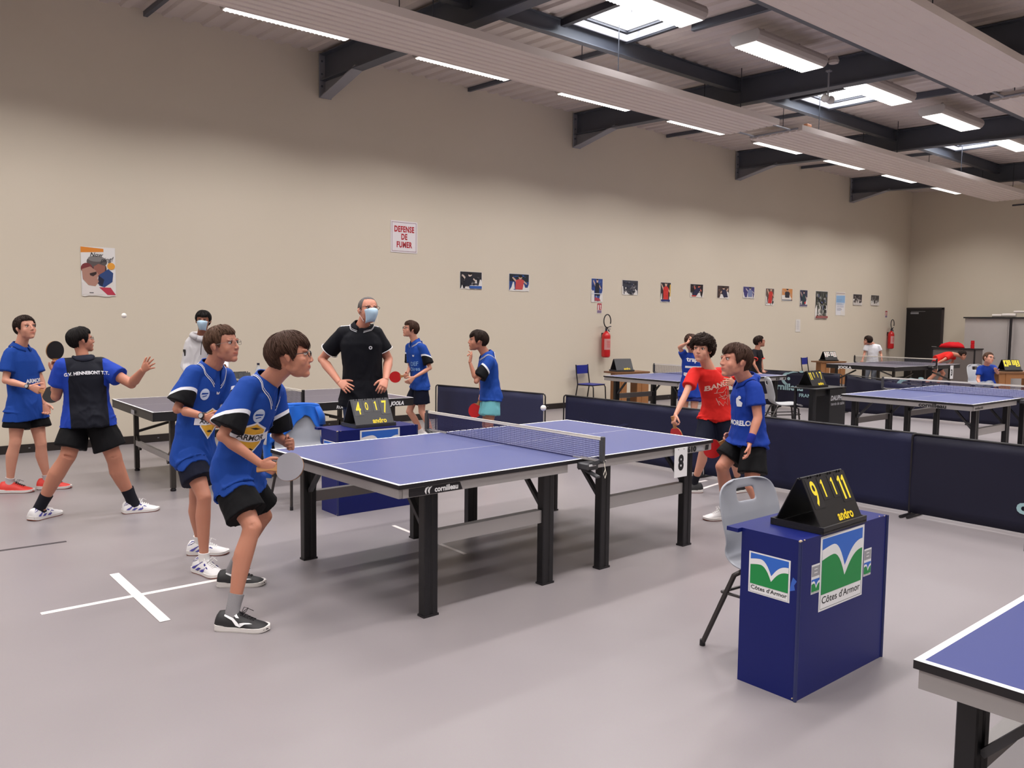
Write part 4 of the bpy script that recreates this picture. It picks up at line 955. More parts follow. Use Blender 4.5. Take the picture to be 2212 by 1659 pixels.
b = MB(); b.box((0,0,.31),(1.0,.6,.02)); 
tag(MB().tube([(0,-.4,0),(0,.4,0)],.02,8).obj('ceiling_sag_strip', M_FRAME, None, (22.1,7.3,4.5)), 'thin dark strip hanging at the end of the far heater panel', 'strip')
PEOPLE = {
 'front': dict(H=1.55,crown=(1.911,4.167,1.535),chin=(1.945,4.111,1.293),nb=(1.839,4.266,1.258),sR=(1.718,4.211,1.257),eR=(1.569,4.192,1.011),wR=(1.744,4.124,0.857),hR=(1.819,4.047,0.821),sL=(1.965,4.434,1.204),eL=(1.996,4.486,0.947),wL=(1.983,4.341,0.920),hL=(1.997,4.199,0.923),pel=(1.725,4.426,0.765),kR=(1.715,4.174,0.516),kL=(1.932,4.540,0.472),face=(0.831,-0.539,-0.139),pdir=(0.707,-0.707,0.000),fR=(1.629,4.106,0.000),dR=(0.695,-0.719,0.000),aR=(1.589,4.148,0.085),fL=(1.905,4.813,0.000),dL=(0.829,-0.559,0.000),aL=(1.857,4.846,0.085)),
 'watch': dict(H=1.52,crown=(1.959,5.274,1.561),chin=(2.001,5.213,1.325),nb=(1.930,5.338,1.279),sR=(1.806,5.298,1.267),eR=(1.694,5.275,1.046),wR=(1.805,5.078,1.008),hR=(1.852,4.999,0.981),sL=(2.054,5.404,1.235),eL=(2.076,5.372,1.026),wL=(1.927,5.106,0.956),hL=(1.885,5.049,0.968),pel=(1.842,5.412,0.757),kR=(1.822,5.194,0.488),kL=(1.905,5.581,0.414),face=(0.530,-0.847,-0.035),pdir=(0.643,-0.766,0.000),fR=(1.827,5.143,0.000),dR=(0.208,-0.978,0.000),aR=(1.815,5.199,0.084),fL=(1.986,5.600,0.000),dL=(0.788,-0.616,0.000),aL=(1.941,5.635,0.084)),
 'server': dict(H=1.55,crown=(1.572,7.296,1.520),chin=(1.638,7.267,1.328),nb=(1.614,7.260,1.254),sR=(1.726,7.245,1.222),eR=(1.901,7.020,1.083),wR=(1.944,6.853,1.199),hR=(1.989,6.750,1.272),sL=(1.470,7.277,1.217),eL=(1.423,7.355,0.981),wL=(1.468,7.540,1.155),hL=(1.462,7.584,1.228),pel=(1.628,7.249,0.841),kR=(1.783,7.145,0.493),kL=(1.474,7.248,0.510),face=(0.996,0.035,-0.087),pdir=(0.743,0.669,0.000),fR=(1.991,7.177,0.000),dR=(0.978,-0.208,0.000),aR=(1.934,7.189,0.085),fL=(1.337,7.434,0.000),dL=(0.866,0.500,0.000),aL=(1.287,7.405,0.085)),
 'redshoes': dict(H=1.62,crown=(1.416,8.667,1.607),chin=(1.469,8.583,1.401),nb=(1.398,8.682,1.315),sR=(1.317,8.619,1.276),eR=(1.260,8.576,1.038),wR=(1.425,8.398,0.984),hR=(1.506,8.330,0.944),sL=(1.486,8.751,1.268),eL=(1.565,8.685,1.002),wL=(1.568,8.605,0.809),hL=(1.581,8.568,0.721),pel=(1.428,8.669,0.803),kR=(1.324,8.613,0.470),kL=(1.532,8.635,0.437),face=(0.375,-0.927,0.035),pdir=(0.530,-0.848,0.000),fR=(1.331,8.660,0.000),dR=(0.848,-0.530,0.000),aR=(1.280,8.692,0.089),fL=(1.635,8.640,0.000),dL=(0.883,-0.469,0.000),aL=(1.582,8.669,0.089)),
 'hoodie': dict(H=1.66,crown=(3.406,9.608,1.693),chin=(3.376,9.568,1.460),nb=(3.403,9.676,1.393),sR=(3.311,9.753,1.338),eR=(3.240,9.747,1.060),wR=(3.252,9.542,0.911),hR=(3.262,9.467,0.883),sL=(3.483,9.544,1.342),eL=(3.541,9.364,1.134),wL=(3.473,9.160,1.040),hL=(3.463,9.038,1.032),pel=(3.395,9.683,0.853),kR=(3.373,9.701,0.470),kL=(3.443,9.642,0.470),face=(-0.462,-0.870,-0.174),pdir=(-0.500,-0.866,0.000),fR=(3.373,9.701,0.000),dR=(-0.573,-0.819,0.000),aR=(3.408,9.752,0.091),fL=(3.465,9.689,0.000),dL=(-0.422,-0.906,0.000),aL=(3.491,9.746,0.091)),
 'coach': dict(H=1.84,crown=(3.886,6.726,1.830),chin=(3.850,6.625,1.562),nb=(3.847,6.771,1.522),sR=(3.725,6.873,1.478),eR=(3.607,7.077,1.240),wR=(3.613,6.758,1.042),hR=(3.651,6.570,0.969),sL=(3.970,6.720,1.480),eL=(4.094,6.695,1.245),wL=(3.958,6.521,1.069),hL=(3.860,6.447,0.968),pel=(3.872,6.776,0.944),kR=(3.759,6.767,0.500),kL=(3.912,6.664,0.500),face=(-0.168,-0.956,-0.242),pdir=(-0.422,-0.906,0.000),fR=(3.752,6.798,0.000),dR=(-0.707,-0.707,0.000),aR=(3.801,6.847,0.101),fL=(3.932,6.648,0.000),dL=(-0.259,-0.966,0.000),aL=(3.950,6.714,0.101)),
 'returner': dict(H=1.60,crown=(6.058,9.276,1.591),chin=(5.965,9.289,1.383),nb=(6.082,9.256,1.303),sR=(6.082,9.413,1.255),eR=(6.080,9.388,0.987),wR=(5.915,9.200,0.903),hR=(5.819,9.150,0.867),sL=(6.091,9.092,1.246),eL=(6.144,9.008,0.986),wL=(5.894,9.022,0.866),hL=(5.806,9.030,0.796),pel=(6.125,9.220,0.758),kR=(6.044,9.353,0.384),kL=(6.117,9.161,0.397),face=(-0.974,0.207,-0.087),pdir=(-0.940,0.342,0.000),fR=(6.161,9.320,0.000),dR=(-0.985,0.174,0.000),aR=(6.220,9.310,0.088),fL=(6.157,9.062,0.000),dL=(-0.940,0.342,0.000),aL=(6.214,9.042,0.088)),
 'turquoise': dict(H=1.50,crown=(5.329,6.885,1.507),chin=(5.277,6.903,1.293),nb=(5.399,6.853,1.239),sR=(5.451,6.966,1.193),eR=(5.442,7.000,0.953),wR=(5.418,6.967,0.826),hR=(5.379,6.948,0.760),sL=(5.348,6.739,1.191),eL=(5.180,6.749,0.989),wL=(5.140,6.809,1.188),hL=(5.173,6.821,1.273),pel=(5.432,6.825,0.836),kR=(5.458,6.934,0.501),kL=(5.360,6.755,0.527),face=(-0.824,0.475,-0.309),pdir=(-0.866,0.500,0.000),fR=(5.459,6.973,0.000),dR=(-0.906,0.422,0.000),aR=(5.509,6.949,0.083),fL=(5.326,6.757,0.000),dL=(-0.819,0.573,0.000),aL=(5.373,6.725,0.083)),
 'armsup': dict(H=1.48,crown=(9.058,7.020,1.447),chin=(8.998,7.005,1.241),nb=(9.073,7.008,1.196),sR=(9.192,6.973,1.145),eR=(9.225,6.880,1.274),wR=(8.992,6.880,1.326),hR=(8.917,6.878,1.364),sL=(8.992,7.076,1.151),eL=(8.897,7.091,1.284),wL=(8.847,6.937,1.339),hL=(8.879,6.909,1.370),pel=(9.058,7.020,0.729),kR=(9.061,6.952,0.420),kL=(9.006,7.064,0.420),face=(0.749,0.629,-0.208),pdir=(0.707,0.707,0.000),fR=(9.071,6.944,0.000),dR=(0.766,0.643,0.000),aR=(9.028,6.909,0.081),fL=(8.992,7.076,0.000),dL=(0.707,0.707,0.000),aL=(8.952,7.037,0.081)),
 'red': dict(H=1.50,crown=(6.198,4.656,1.479),chin=(6.123,4.653,1.252),nb=(6.278,4.654,1.180),sR=(6.141,4.716,1.155),eR=(5.948,4.669,0.955),wR=(5.768,4.624,0.800),hR=(5.733,4.615,0.741),sL=(6.477,4.643,1.148),eL=(6.478,4.486,1.020),wL=(6.232,4.366,1.093),hL=(6.113,4.335,1.096),pel=(6.406,4.651,0.772),kR=(6.274,4.683,0.452),kL=(6.445,4.514,0.467),face=(-0.937,-0.304,-0.174),pdir=(-0.985,-0.174,0.000),fR=(6.309,4.878,0.000),dR=(-0.829,0.559,0.000),aR=(6.355,4.847,0.083),fL=(6.653,4.600,0.000),dL=(-0.985,0.174,0.000),aL=(6.708,4.590,0.083)),
 'doubles': dict(H=1.50,crown=(5.418,3.743,1.454),chin=(5.325,3.756,1.189),nb=(5.495,3.718,1.160),sR=(5.580,3.830,1.105),eR=(5.642,3.882,0.875),wR=(5.577,3.910,0.726),hR=(5.519,3.920,0.678),sL=(5.418,3.600,1.121),eL=(5.393,3.542,0.909),wL=(5.298,3.544,0.720),hL=(5.278,3.535,0.619),pel=(5.516,3.700,0.726),kR=(5.381,3.840,0.494),kL=(5.389,3.572,0.382),face=(-0.907,0.366,-0.208),pdir=(-0.906,0.422,0.000),fR=(5.627,4.032,0.000),dR=(-0.883,0.469,0.000),aR=(5.676,4.005,0.083),fL=(5.409,3.490,0.000),dL=(-0.906,0.422,0.000),aL=(5.460,3.466,0.083)),
 'black': dict(H=1.42,crown=(13.307,8.807,1.370),chin=(13.378,8.748,1.174),nb=(13.307,8.808,1.113),sR=(13.132,8.759,1.092),eR=(13.014,8.662,0.870),wR=(13.045,8.570,0.713),hR=(13.035,8.514,0.675),sL=(13.522,8.889,1.081),eL=(13.554,8.862,0.864),wL=(13.490,8.785,0.739),hL=(13.460,8.745,0.707),pel=(13.298,8.815,0.692),kR=(13.173,8.789,0.400),kL=(13.360,8.894,0.400),face=(0.742,-0.668,0.052),pdir=(0.766,-0.643,0.000),fR=(13.173,8.789,0.000),dR=(0.766,-0.643,0.000),aR=(13.133,8.824,0.078),fL=(13.360,8.894,0.000),dL=(0.766,-0.643,0.000),aL=(13.319,8.928,0.078)),
 'white': dict(H=1.40,crown=(18.888,9.478,1.330),chin=(18.779,9.503,1.135),nb=(18.944,9.430,1.146),sR=(19.063,9.331,1.093),eR=(19.110,9.291,0.920),wR=(19.033,9.225,0.783),hR=(19.035,9.224,0.718),sL=(18.838,9.520,1.090),eL=(18.810,9.543,0.916),wL=(18.588,9.469,0.782),hL=(18.476,9.432,0.744),pel=(18.966,9.412,0.743),kR=(18.991,9.391,0.380),kL=(18.858,9.503,0.380),face=(0.157,0.893,-0.423),pdir=(0.500,0.866,-0.000),fR=(18.999,9.384,0.000),dR=(0.500,0.866,-0.000),aR=(18.973,9.339,0.077),fL=(18.850,9.510,0.000),dL=(0.422,0.906,-0.000),aL=(18.828,9.462,0.077)),
 'bending': dict(H=1.50,crown=(21.450,8.373,0.968),chin=(21.299,8.369,0.801),nb=(21.244,8.546,0.908),sR=(21.036,8.524,0.879),eR=(20.798,8.593,0.758),wR=(20.542,8.612,0.707),hR=(20.397,8.604,0.689),sL=(21.420,8.593,0.869),eL=(21.462,8.624,0.707),wL=(21.289,8.639,0.665),hL=(21.132,8.639,0.657),pel=(20.937,8.803,0.757),kR=(20.813,8.776,0.400),kL=(21.194,8.718,0.420),face=(0.455,-0.454,-0.766),pdir=(0.643,-0.766,0.000),fR=(20.632,8.928,0.000),dR=(0.643,-0.766,0.000),aR=(20.596,8.971,0.083),fL=(21.107,8.791,0.000),dL=(0.766,-0.643,0.000),aL=(21.064,8.827,0.083)),
 'umpire': dict(H=1.45,crown=(17.586,6.393,1.075),chin=(17.473,6.358,0.870),nb=(17.609,6.439,0.826),sR=(17.513,6.519,0.770),eR=(17.434,6.521,0.553),wR=(17.272,6.396,0.441),hR=(17.200,6.326,0.412),sL=(17.715,6.350,0.791),eL=(17.619,6.235,0.691),wL=(17.377,6.177,0.755),hL=(17.246,6.156,0.787),pel=(17.692,6.435,0.475),kR=(17.132,6.383,0.460),kL=(17.254,6.280,0.470),face=(-0.485,-0.840,-0.242),pdir=(-0.422,-0.906,0.000),fR=(17.071,6.368,0.000),dR=(-0.573,-0.819,0.000),aR=(17.102,6.413,0.080),fL=(17.207,6.254,0.000),dL=(-0.422,-0.906,0.000),aL=(17.230,6.304,0.080)),
}

# ------------------------------------------------------------------ people: body builder
def remesh_to_mesh(b, voxel, smooth=4, name='m'):
    o = b.obj(name, [], None)
    md = o.modifiers.new('r','REMESH'); md.mode = 'VOXEL'; md.voxel_size = voxel; md.use_smooth_shade = True
    if smooth: sm = o.modifiers.new('s','SMOOTH'); sm.iterations = smooth; sm.factor = .5
    bpy.context.view_layer.update()
    me = bpy.data.meshes.new_from_object(o.evaluated_get(bpy.context.evaluated_depsgraph_get()))
    old = o.data; bpy.data.objects.remove(o); bpy.data.meshes.remove(old)
    return me
def ring(c, ax, ay, p=2.2, n=20):
    out = []
    for i in range(n):
        a = 2*PI*i/n; ca, sa = math.cos(a), math.sin(a)
        k = (abs(ca)**p+abs(sa)**p)**(-1/p)
        out.append(c + ax*(k*ca) + ay*(k*sa))
    return out
def limb(b, pts, radii, fwd, n=16):
    """tapered limb through pts; radii = [(side, depth)] per station"""
    rings = []
    for i, p in enumerate(pts):
        d = (pts[min(i+1,len(pts)-1)]-pts[max(i-1,0)]).normalized()
        x = d.cross(fwd); x = x.normalized() if x.length > .05 else frame(d)[0]
        y = x.cross(d).normalized(); rings.append(ring(p, x*radii[i][0], y*radii[i][1], 2.1, n))
    b.loft(rings)
def bez(p0, p1, p2, t): return p0*((1-t)**2)+p1*(2*t*(1-t))+p2*(t*t)
def sphere(b, c, r, n=12): b.ell(tuple(c), (r,r,r) if not isinstance(r, tuple) else r, n, n//2+2)

def head_frame(J):
    cr, ch = V(J['crown']), V(J['chin']); f = V(J['face']).normalized()
    up = (cr-ch); h = min(max(up.length*.98, .20), .262); up.normalize()
    up = (up*1.0 + V((0,0,1))*.6).normalized(); f = (f-up*f.dot(up)).normalized(); x = f.cross(up).normalized()   # x = the person's right... kept as a plain axis
    c = (cr+ch)/2
    return c, x, f, up, h
def build_head(J, nb, voxel, ears=True):
    c, x, f, u, h = head_frame(J)
    M = Matrix(((x.x,f.x,u.x,c.x),(x.y,f.y,u.y,c.y),(x.z,f.z,u.z,c.z),(0,0,0,1))) @ Matrix.Scale(h,4)
    b = MB()
    E = lambda cc, r: b.ell(cc, r, 20, 14, M)
    E((0,-.05,.13),(.325,.415,.36)); E((0,.10,-.08),(.275,.27,.34)); E((0,.125,-.30),(.19,.215,.165)); E((0,.245,-.405),(.10,.10,.085)); E((0,.17,-.20),(.215,.195,.24))
    for s in (-1,1):
        E((s*.135,.215,-.13),(.125,.11,.14)); E((s*.040,.395,-.150),(.036,.045,.030)); E((s*.165,.045,-.235),(.075,.16,.12))
        E((s*.135,.335,.085),(.105,.05,.035))
        if ears: E((s*.335,-.03,-.03),(.030,.058,.100)); E((s*.350,-.055,.015),(.034,.052,.062))
    b.loft([[M @ V(p) for p in r] for r in ([(-.04,.33,.07),(.04,.33,.07),(.03,.395,.06),(-.03,.395,.06)],[(-.040,.33,-.04),(.040,.33,-.04),(.026,.438,-.05),(-.026,.438,-.05)],[(-.055,.33,-.15),(.055,.33,-.15),(.030,.466,-.135),(-.030,.466,-.135)],[(-.05,.33,-.185),(.05,.33,-.185),(.02,.43,-.18),(-.02,.43,-.18)])])
    E((0,.355,-.247),(.085,.032,.019)); E((0,.350,-.284),(.074,.032,.021)); E((0,.285,-.27),(.13,.080,.09))
    top = M @ V((0,-.10,-.10)); mid = M @ V((0,-.12,-.42)); base = V(nb)
    r = h*.235
    side = x
    limb(b, [top, top.lerp(base,.45), base, base+(base-top).normalized()*.03], [(r,r*1.02),(r*.92,r*.95),(r*1.08,r*1.0),(r*1.2,r*1.05)], f)
    return b, M, h

def hand_mesh(b, wrist, tip, thumb, right, curl=.5, spread=.08, k=1.0, tcurl=.4):
    d = (V(tip)-V(wrist)).normalized(); th = V(thumb); th = (th-d*th.dot(d)).normalized()
    pn = th.cross(d) if right else d.cross(th); pn.normalize()
    L = .172*k; W = V(wrist)
    b.loft([ring(W-d*.01, th*.024*k, pn*.018*k, 2.2, 14), ring(W+d*(.02*k), th*.030*k, pn*.017*k, 2.4, 14), ring(W+d*(.055*k)+th*.002, th*.039*k, pn*.0155*k, 2.6, 14), ring(W+d*(.085*k), th*.040*k, pn*.013*k, 2.6, 14), ring(W+d*(.094*k), th*.034*k, pn*.009*k, 2.4, 14)])
    for i, (o, ln) in enumerate(((.029,.072),(.010,.080),(-.010,.075),(-.029,.058))):
        base = W+d*(.084*k - abs(i-1)*.004*k)+th*(o*k); sp = spread*(1.35-i*.9) 
        dr = (d*math.cos(sp)+th*math.sin(sp)).normalized(); pts = [base-dr*.012*k, base]; a = 0; p = base.copy()
        cv = curl*(1+.12*(i-1)) if not isinstance(curl,(list,tuple)) else curl[i]
        for (fr, bend) in ((.44,.85),(.31,1.1),(.25,.7)):
            a += cv*bend; v = dr*math.cos(a)+pn*math.sin(a); 
            p = p+v*(ln*k*fr); pts.append(p.copy())
        b.tube(pts, [.0098*k,.0095*k,.0086*k,.0078*k,.0062*k], 10, up=pn)
    base = W+d*(.018*k)+th*(.022*k); v1 = (th*.75+d*.72+pn*.25).normalized(); p1 = base+v1*(.042*k)
    v2 = (v1*math.cos(tcurl)+(pn*.5+d*.5-th*.4).normalized()*math.sin(tcurl)).normalized(); p2 = p1+v2*(.030*k); v3 = (v2*math.cos(tcurl)+(pn*.6+d*.4-th*.5).normalized()*math.sin(tcurl)).normalized(); p3 = p2+v3*(.024*k)
    b.tube([W+d*.008*k+th*.008*k, base, p1, p2, p3], [.014*k,.0155*k,.0115*k,.0100*k,.0075*k], 10, up=pn)

def vert_field(me, name, fn):
    a = me.attributes.new(name, 'FLOAT', 'POINT'); a.data.foreach_set('value', [fn(v.co) for v in me.vertices])
def wrinkle(me, amp, sc=9.0, seed=0.0, squash=(1,1,.55), ampf=None):
    no = [v.normal.copy() for v in me.vertices]
    for v, n in zip(me.vertices, no):
        p = v.co; q = V((p.x*sc*squash[0]+seed, p.y*sc*squash[1], p.z*sc*squash[2]))
        q += V((noise.noise(q*.6+V((3,1,7))), noise.noise(q*.6+V((9,2,4))), 0))*1.6
        k = 1-abs(noise.noise(q))*2.2; k2 = 1-abs(noise.noise(q*2.1+V((5,5,5))))*2
        a = amp*(ampf(p) if ampf else 1)
        v.co = p+n*(a*(k*.8+k2*.35-.35))
    me.update()

def link_mesh(name, me, mats, parent, base):
    for m in (mats if isinstance(mats,(list,tuple)) else [mats]): me.materials.append(m)
    me.transform(Matrix.Translation(-base)); me.polygons.foreach_set('use_smooth',[True]*len(me.polygons)); me.update()
    me.name = name; o = bpy.data.objects.new(name, me); COL.objects.link(o); o.parent = parent; return o
def bvh_of(o, base):
    me = o.data; return BVHTree.FromPolygons([v.co+base for v in me.vertices],[tuple(p.vertices) for p in me.polygons])
def decal(bvh, name, items, o, u, up, mats, parent, base, lift=.003, sub=.009):
    """flat artwork laid onto a curved cloth: items = [(verts2d, faces, slot)] around point o with axes u, up"""
    u = V(u).normalized(); up = V(up); up = (up-u*up.dot(u)).normalized(); n = u.cross(up)
    b = MB()
    for li, (vs, fs, slot) in enumerate(items):
        bm = bpy.data.meshes.new('t'); bm.from_pydata([(x,y,0) for x,y,*_ in vs],[],fs)
        import bmesh
        q = bmesh.new(); q.from_mesh(bm); bmesh.ops.triangulate(q, faces=q.faces[:])
        for _ in range(5):
            e = [e for e in q.edges if e.calc_length() > sub]
            if not e: break
            bmesh.ops.subdivide_edges(q, edges=e, cuts=1); bmesh.ops.triangulate(q, faces=q.faces[:])
        q.verts.ensure_lookup_table(); out = []
        for v in q.verts:
            p = V(o)+u*v.co.x+up*v.co.y; hit = bvh.ray_cast(p+n*.25, -n, .6)
            out.append((hit[0] if hit[0] is not None else p)+n*(lift+.0006*li))
        b.mt(slot); b.add([tuple(p-base) for p in out],[tuple(v.index for v in f.verts) for f in q.faces]); q.free(); bpy.data.meshes.remove(bm)
    ob = b.obj(name, mats, parent); return ob
def T2(t, size, x=0, y=0, **k):
    vs, fs = text2d(t, size, **k); return [(a+x, c+y) for a, c, _ in vs], fs
def P2(pts): return pts, [tuple(range(len(pts)))]

SKIN = {'fair': skin_mat('fair_skin',(205,150,128)), 'tan': skin_mat('tan_skin',(184,128,106)), 'ruddy': skin_mat('ruddy_skin',(198,138,116)), 'brown': skin_mat('brown_skin',(140,92,72))}
def hair_mat(name, rgb):
    m = mat(name, rgb, .62, spec=.18); n = m.node_tree.nodes; l = m.node_tree.links; b = n['Principled BSDF']
    tc = n.new('ShaderNodeTexCoord'); mp = n.new('ShaderNodeMapping'); mp.inputs['Scale'].default_value = (160,160,28); t = n.new('ShaderNodeTexNoise'); t.inputs['Scale'].default_value = 1; t.inputs['Detail'].default_value = 3
    l.new(tc.outputs['Object'], mp.inputs[0]); l.new(mp.outputs[0], t.inputs['Vector']); c = lin(rgb)
    mx = n.new('ShaderNodeMix'); mx.data_type = 'RGBA'; mx.inputs[6].default_value = tuple(q*.45 for q in c[:3])+(1,); mx.inputs[7].default_value = tuple(q*1.5 for q in c[:3])+(1,); l.new(t.outputs['Fac'], mx.inputs[0]); l.new(mx.outputs[2], b.inputs['Base Color'])
    bp = n.new('ShaderNodeBump'); bp.inputs['Strength'].default_value = .6; bp.inputs['Distance'].default_value = .003; l.new(t.outputs['Fac'], bp.inputs['Height']); l.new(bp.outputs[0], b.inputs['Normal'])
    return m
HAIR = {'dark': hair_mat('dark_brown_hair',(44,31,26)), 'brown': hair_mat('brown_hair',(84,60,46)), 'black': hair_mat('black_hair',(24,20,20)), 'grey': hair_mat('short_grey_hair',(92,88,88)), 'mid': hair_mat('mid_brown_hair',(66,45,36))}
M_EYEW = mat('eye_white',(214,206,200),.3); M_IRIS = mat('dark_iris',(38,28,24),.2); M_GLASS = mat('spectacle_frame',(34,26,30),.3); M_GLASSR = mat('red_spectacle_frame',(150,44,40),.3); M_WIRE = mat('thin_metal_frame',(120,110,105),.3,metal=.6)
M_LENS = mat('spectacle_lens',(225,228,232),.05,alpha=.12)
M_SHOEW = mat('white_shoe',(212,210,212),.5,bump=.1,bscale=300); M_SHOEB = mat('black_shoe',(24,23,27),.55,bump=.15,bscale=500); M_SHOER = mat('red_shoe',(206,52,44),.55,bump=.1,bscale=300); M_SOLEW = mat('white_midsole',(216,212,210),.5); M_GUM = mat('gum_outsole',(136,66,48),.6); M_NAVYS = mat('shoe_navy_trim',(50,44,130),.5); M_LACE = mat('white_lace',(226,224,224),.8); M_LACEB = mat('dark_lace',(40,36,40),.8)
M_SHORTB = mat('black_shorts_cloth',(9,9,13),.8,bump=.25,bscale=400); M_SHORTN = mat('navy_shorts_cloth',(15,19,38),.8,bump=.25,bscale=400); M_TURQ = mat('turquoise_shorts_cloth',(110,178,188),.8,bump=.2,bscale=300)
BLUE = (28,72,160)

def hair(J, M, h, mt_, parent, base, front=.25, side=-.02, back=-.30, thick=.055, amp=.018, freq=14, curls=0, locks=120, fringe=0.0, seed=1, part=0.0):
    """shell of combed hair: crown outwards to a hairline, plus loose locks on top of it"""
    NA, NT = 72, 22; C0 = V((0,-.05,.13)); R = V((.325,.415,.36)); rnd = random.Random(seed)
    def hl(a):          # hairline height (unit head) for azimuth a, 0 = face side
        q = abs(a)/PI
        if q < .26: z = front-fringe*(1-(q/.26)**2)
        elif q < .40: t = (q-.26)/.14; t = t*t*(3-2*t); z = front*(1-t)+(side-.02)*t
        elif q < .46: t = (q-.40)/.06; z = (side-.02)*(1-t)+(side+.11)*t
        elif q < .60: z = side+.11
        else: t = (q-.60)/.40; t = min(1,t*2.6); t = t*t*(3-2*t); z = (side+.11)*(1-t)+back*t
        return z
    def P_(a, t, off):
        zt = hl(a); tz = max(-.97, min(.97, (zt-C0.z)/(R.z))); th1 = math.acos(tz); th = t*th1
        ca = math.cos(a+PI/2); sa = math.sin(a+PI/2)
        p = V((R.x*math.sin(th)*ca, R.y*math.sin(th)*sa, R.z*math.cos(th)))
        if p.z < -.12:                                  # below the widest part hair falls towards the neck
            k = min(1.25, 1+(-.12-p.z)*.55); p.x *= k; p.y *= min(1.12,k)
        nrm = V((p.x/R.x**2, p.y/R.y**2, p.z/R.z**2)).normalized()
        return C0+p+nrm*off, nrm
    vs = []; fs = []
    for j in range(NT+1):
        t = j/NT
        for i in range(NA):
            a = -PI+2*PI*i/NA
            sw = a*freq+part*math.cos(a)*6
            s_ = noise.noise(V((math.cos(a)*freq*.5, math.sin(a)*freq*.5, t*2.0+seed)))+.5*noise.noise(V((math.cos(a)*freq*1.2, math.sin(a)*freq*1.2, t*2.5+seed)))
            if curls: s_ = 1.3*noise.noise(V(P_(a,t,0)[0])*9+V((seed,0,0)))+.8*noise.noise(V(P_(a,t,0)[0])*19)
            off = thick*(1-t**5*.75)+amp*s_*(1.0+curls*1.6)
            jag = .055*noise.noise(V((math.cos(a)*9, math.sin(a)*9, seed+4)))+.02*rnd.uniform(-1,1)*(j == NT)
            p, _ = P_(a, t*(1+jag*(t**3)), off); vs.append(M @ p)
    for i in range(NA):
        a = -PI+2*PI*i/NA; p, _ = P_(a, 1.0, -.03); vs.append(M @ p)
    for j in range(NT+1):
        for i in range(NA): k = (i+1) % NA; fs.append((j*NA+i, (j+1)*NA+i, (j+1)*NA+k, j*NA+k))
    b = MB(); b.add([tuple(p-base) for p in vs], fs)
    for q in range(int(locks*2.2)):
        a = rnd.uniform(-PI,PI); t0 = rnd.uniform(.05,.75); t1 = min(1.06, t0+rnd.uniform(.22,.5)); da = rnd.uniform(-.18,.18)+part*.4; pts = []; lk = rnd.uniform(.1,1)
        for s in range(6):
            u_ = s/5; t = t0+(t1-t0)*u_; lift = thick*(1-t**5*.7)+.004+.018*math.sin(u_*PI)*lk+(curls*.05*math.sin(u_*9+q) if curls else 0)+(.02*u_ if q % 9 == 0 else 0)
            p, _ = P_(a+da*u_+(curls*.25*math.cos(u_*8+q) if curls else 0), t, lift); pts.append(M @ p - base)
        rr = h*.011*rnd.uniform(.6,1.4)*(1.6 if curls else 1); b.tube(pts, [rr*.3,rr,rr*1.1,rr,rr*.7,rr*.12], 5, flat=.6, up=V((0,0,1)))
    return b.obj('hair', mt_, parent, smooth=True)

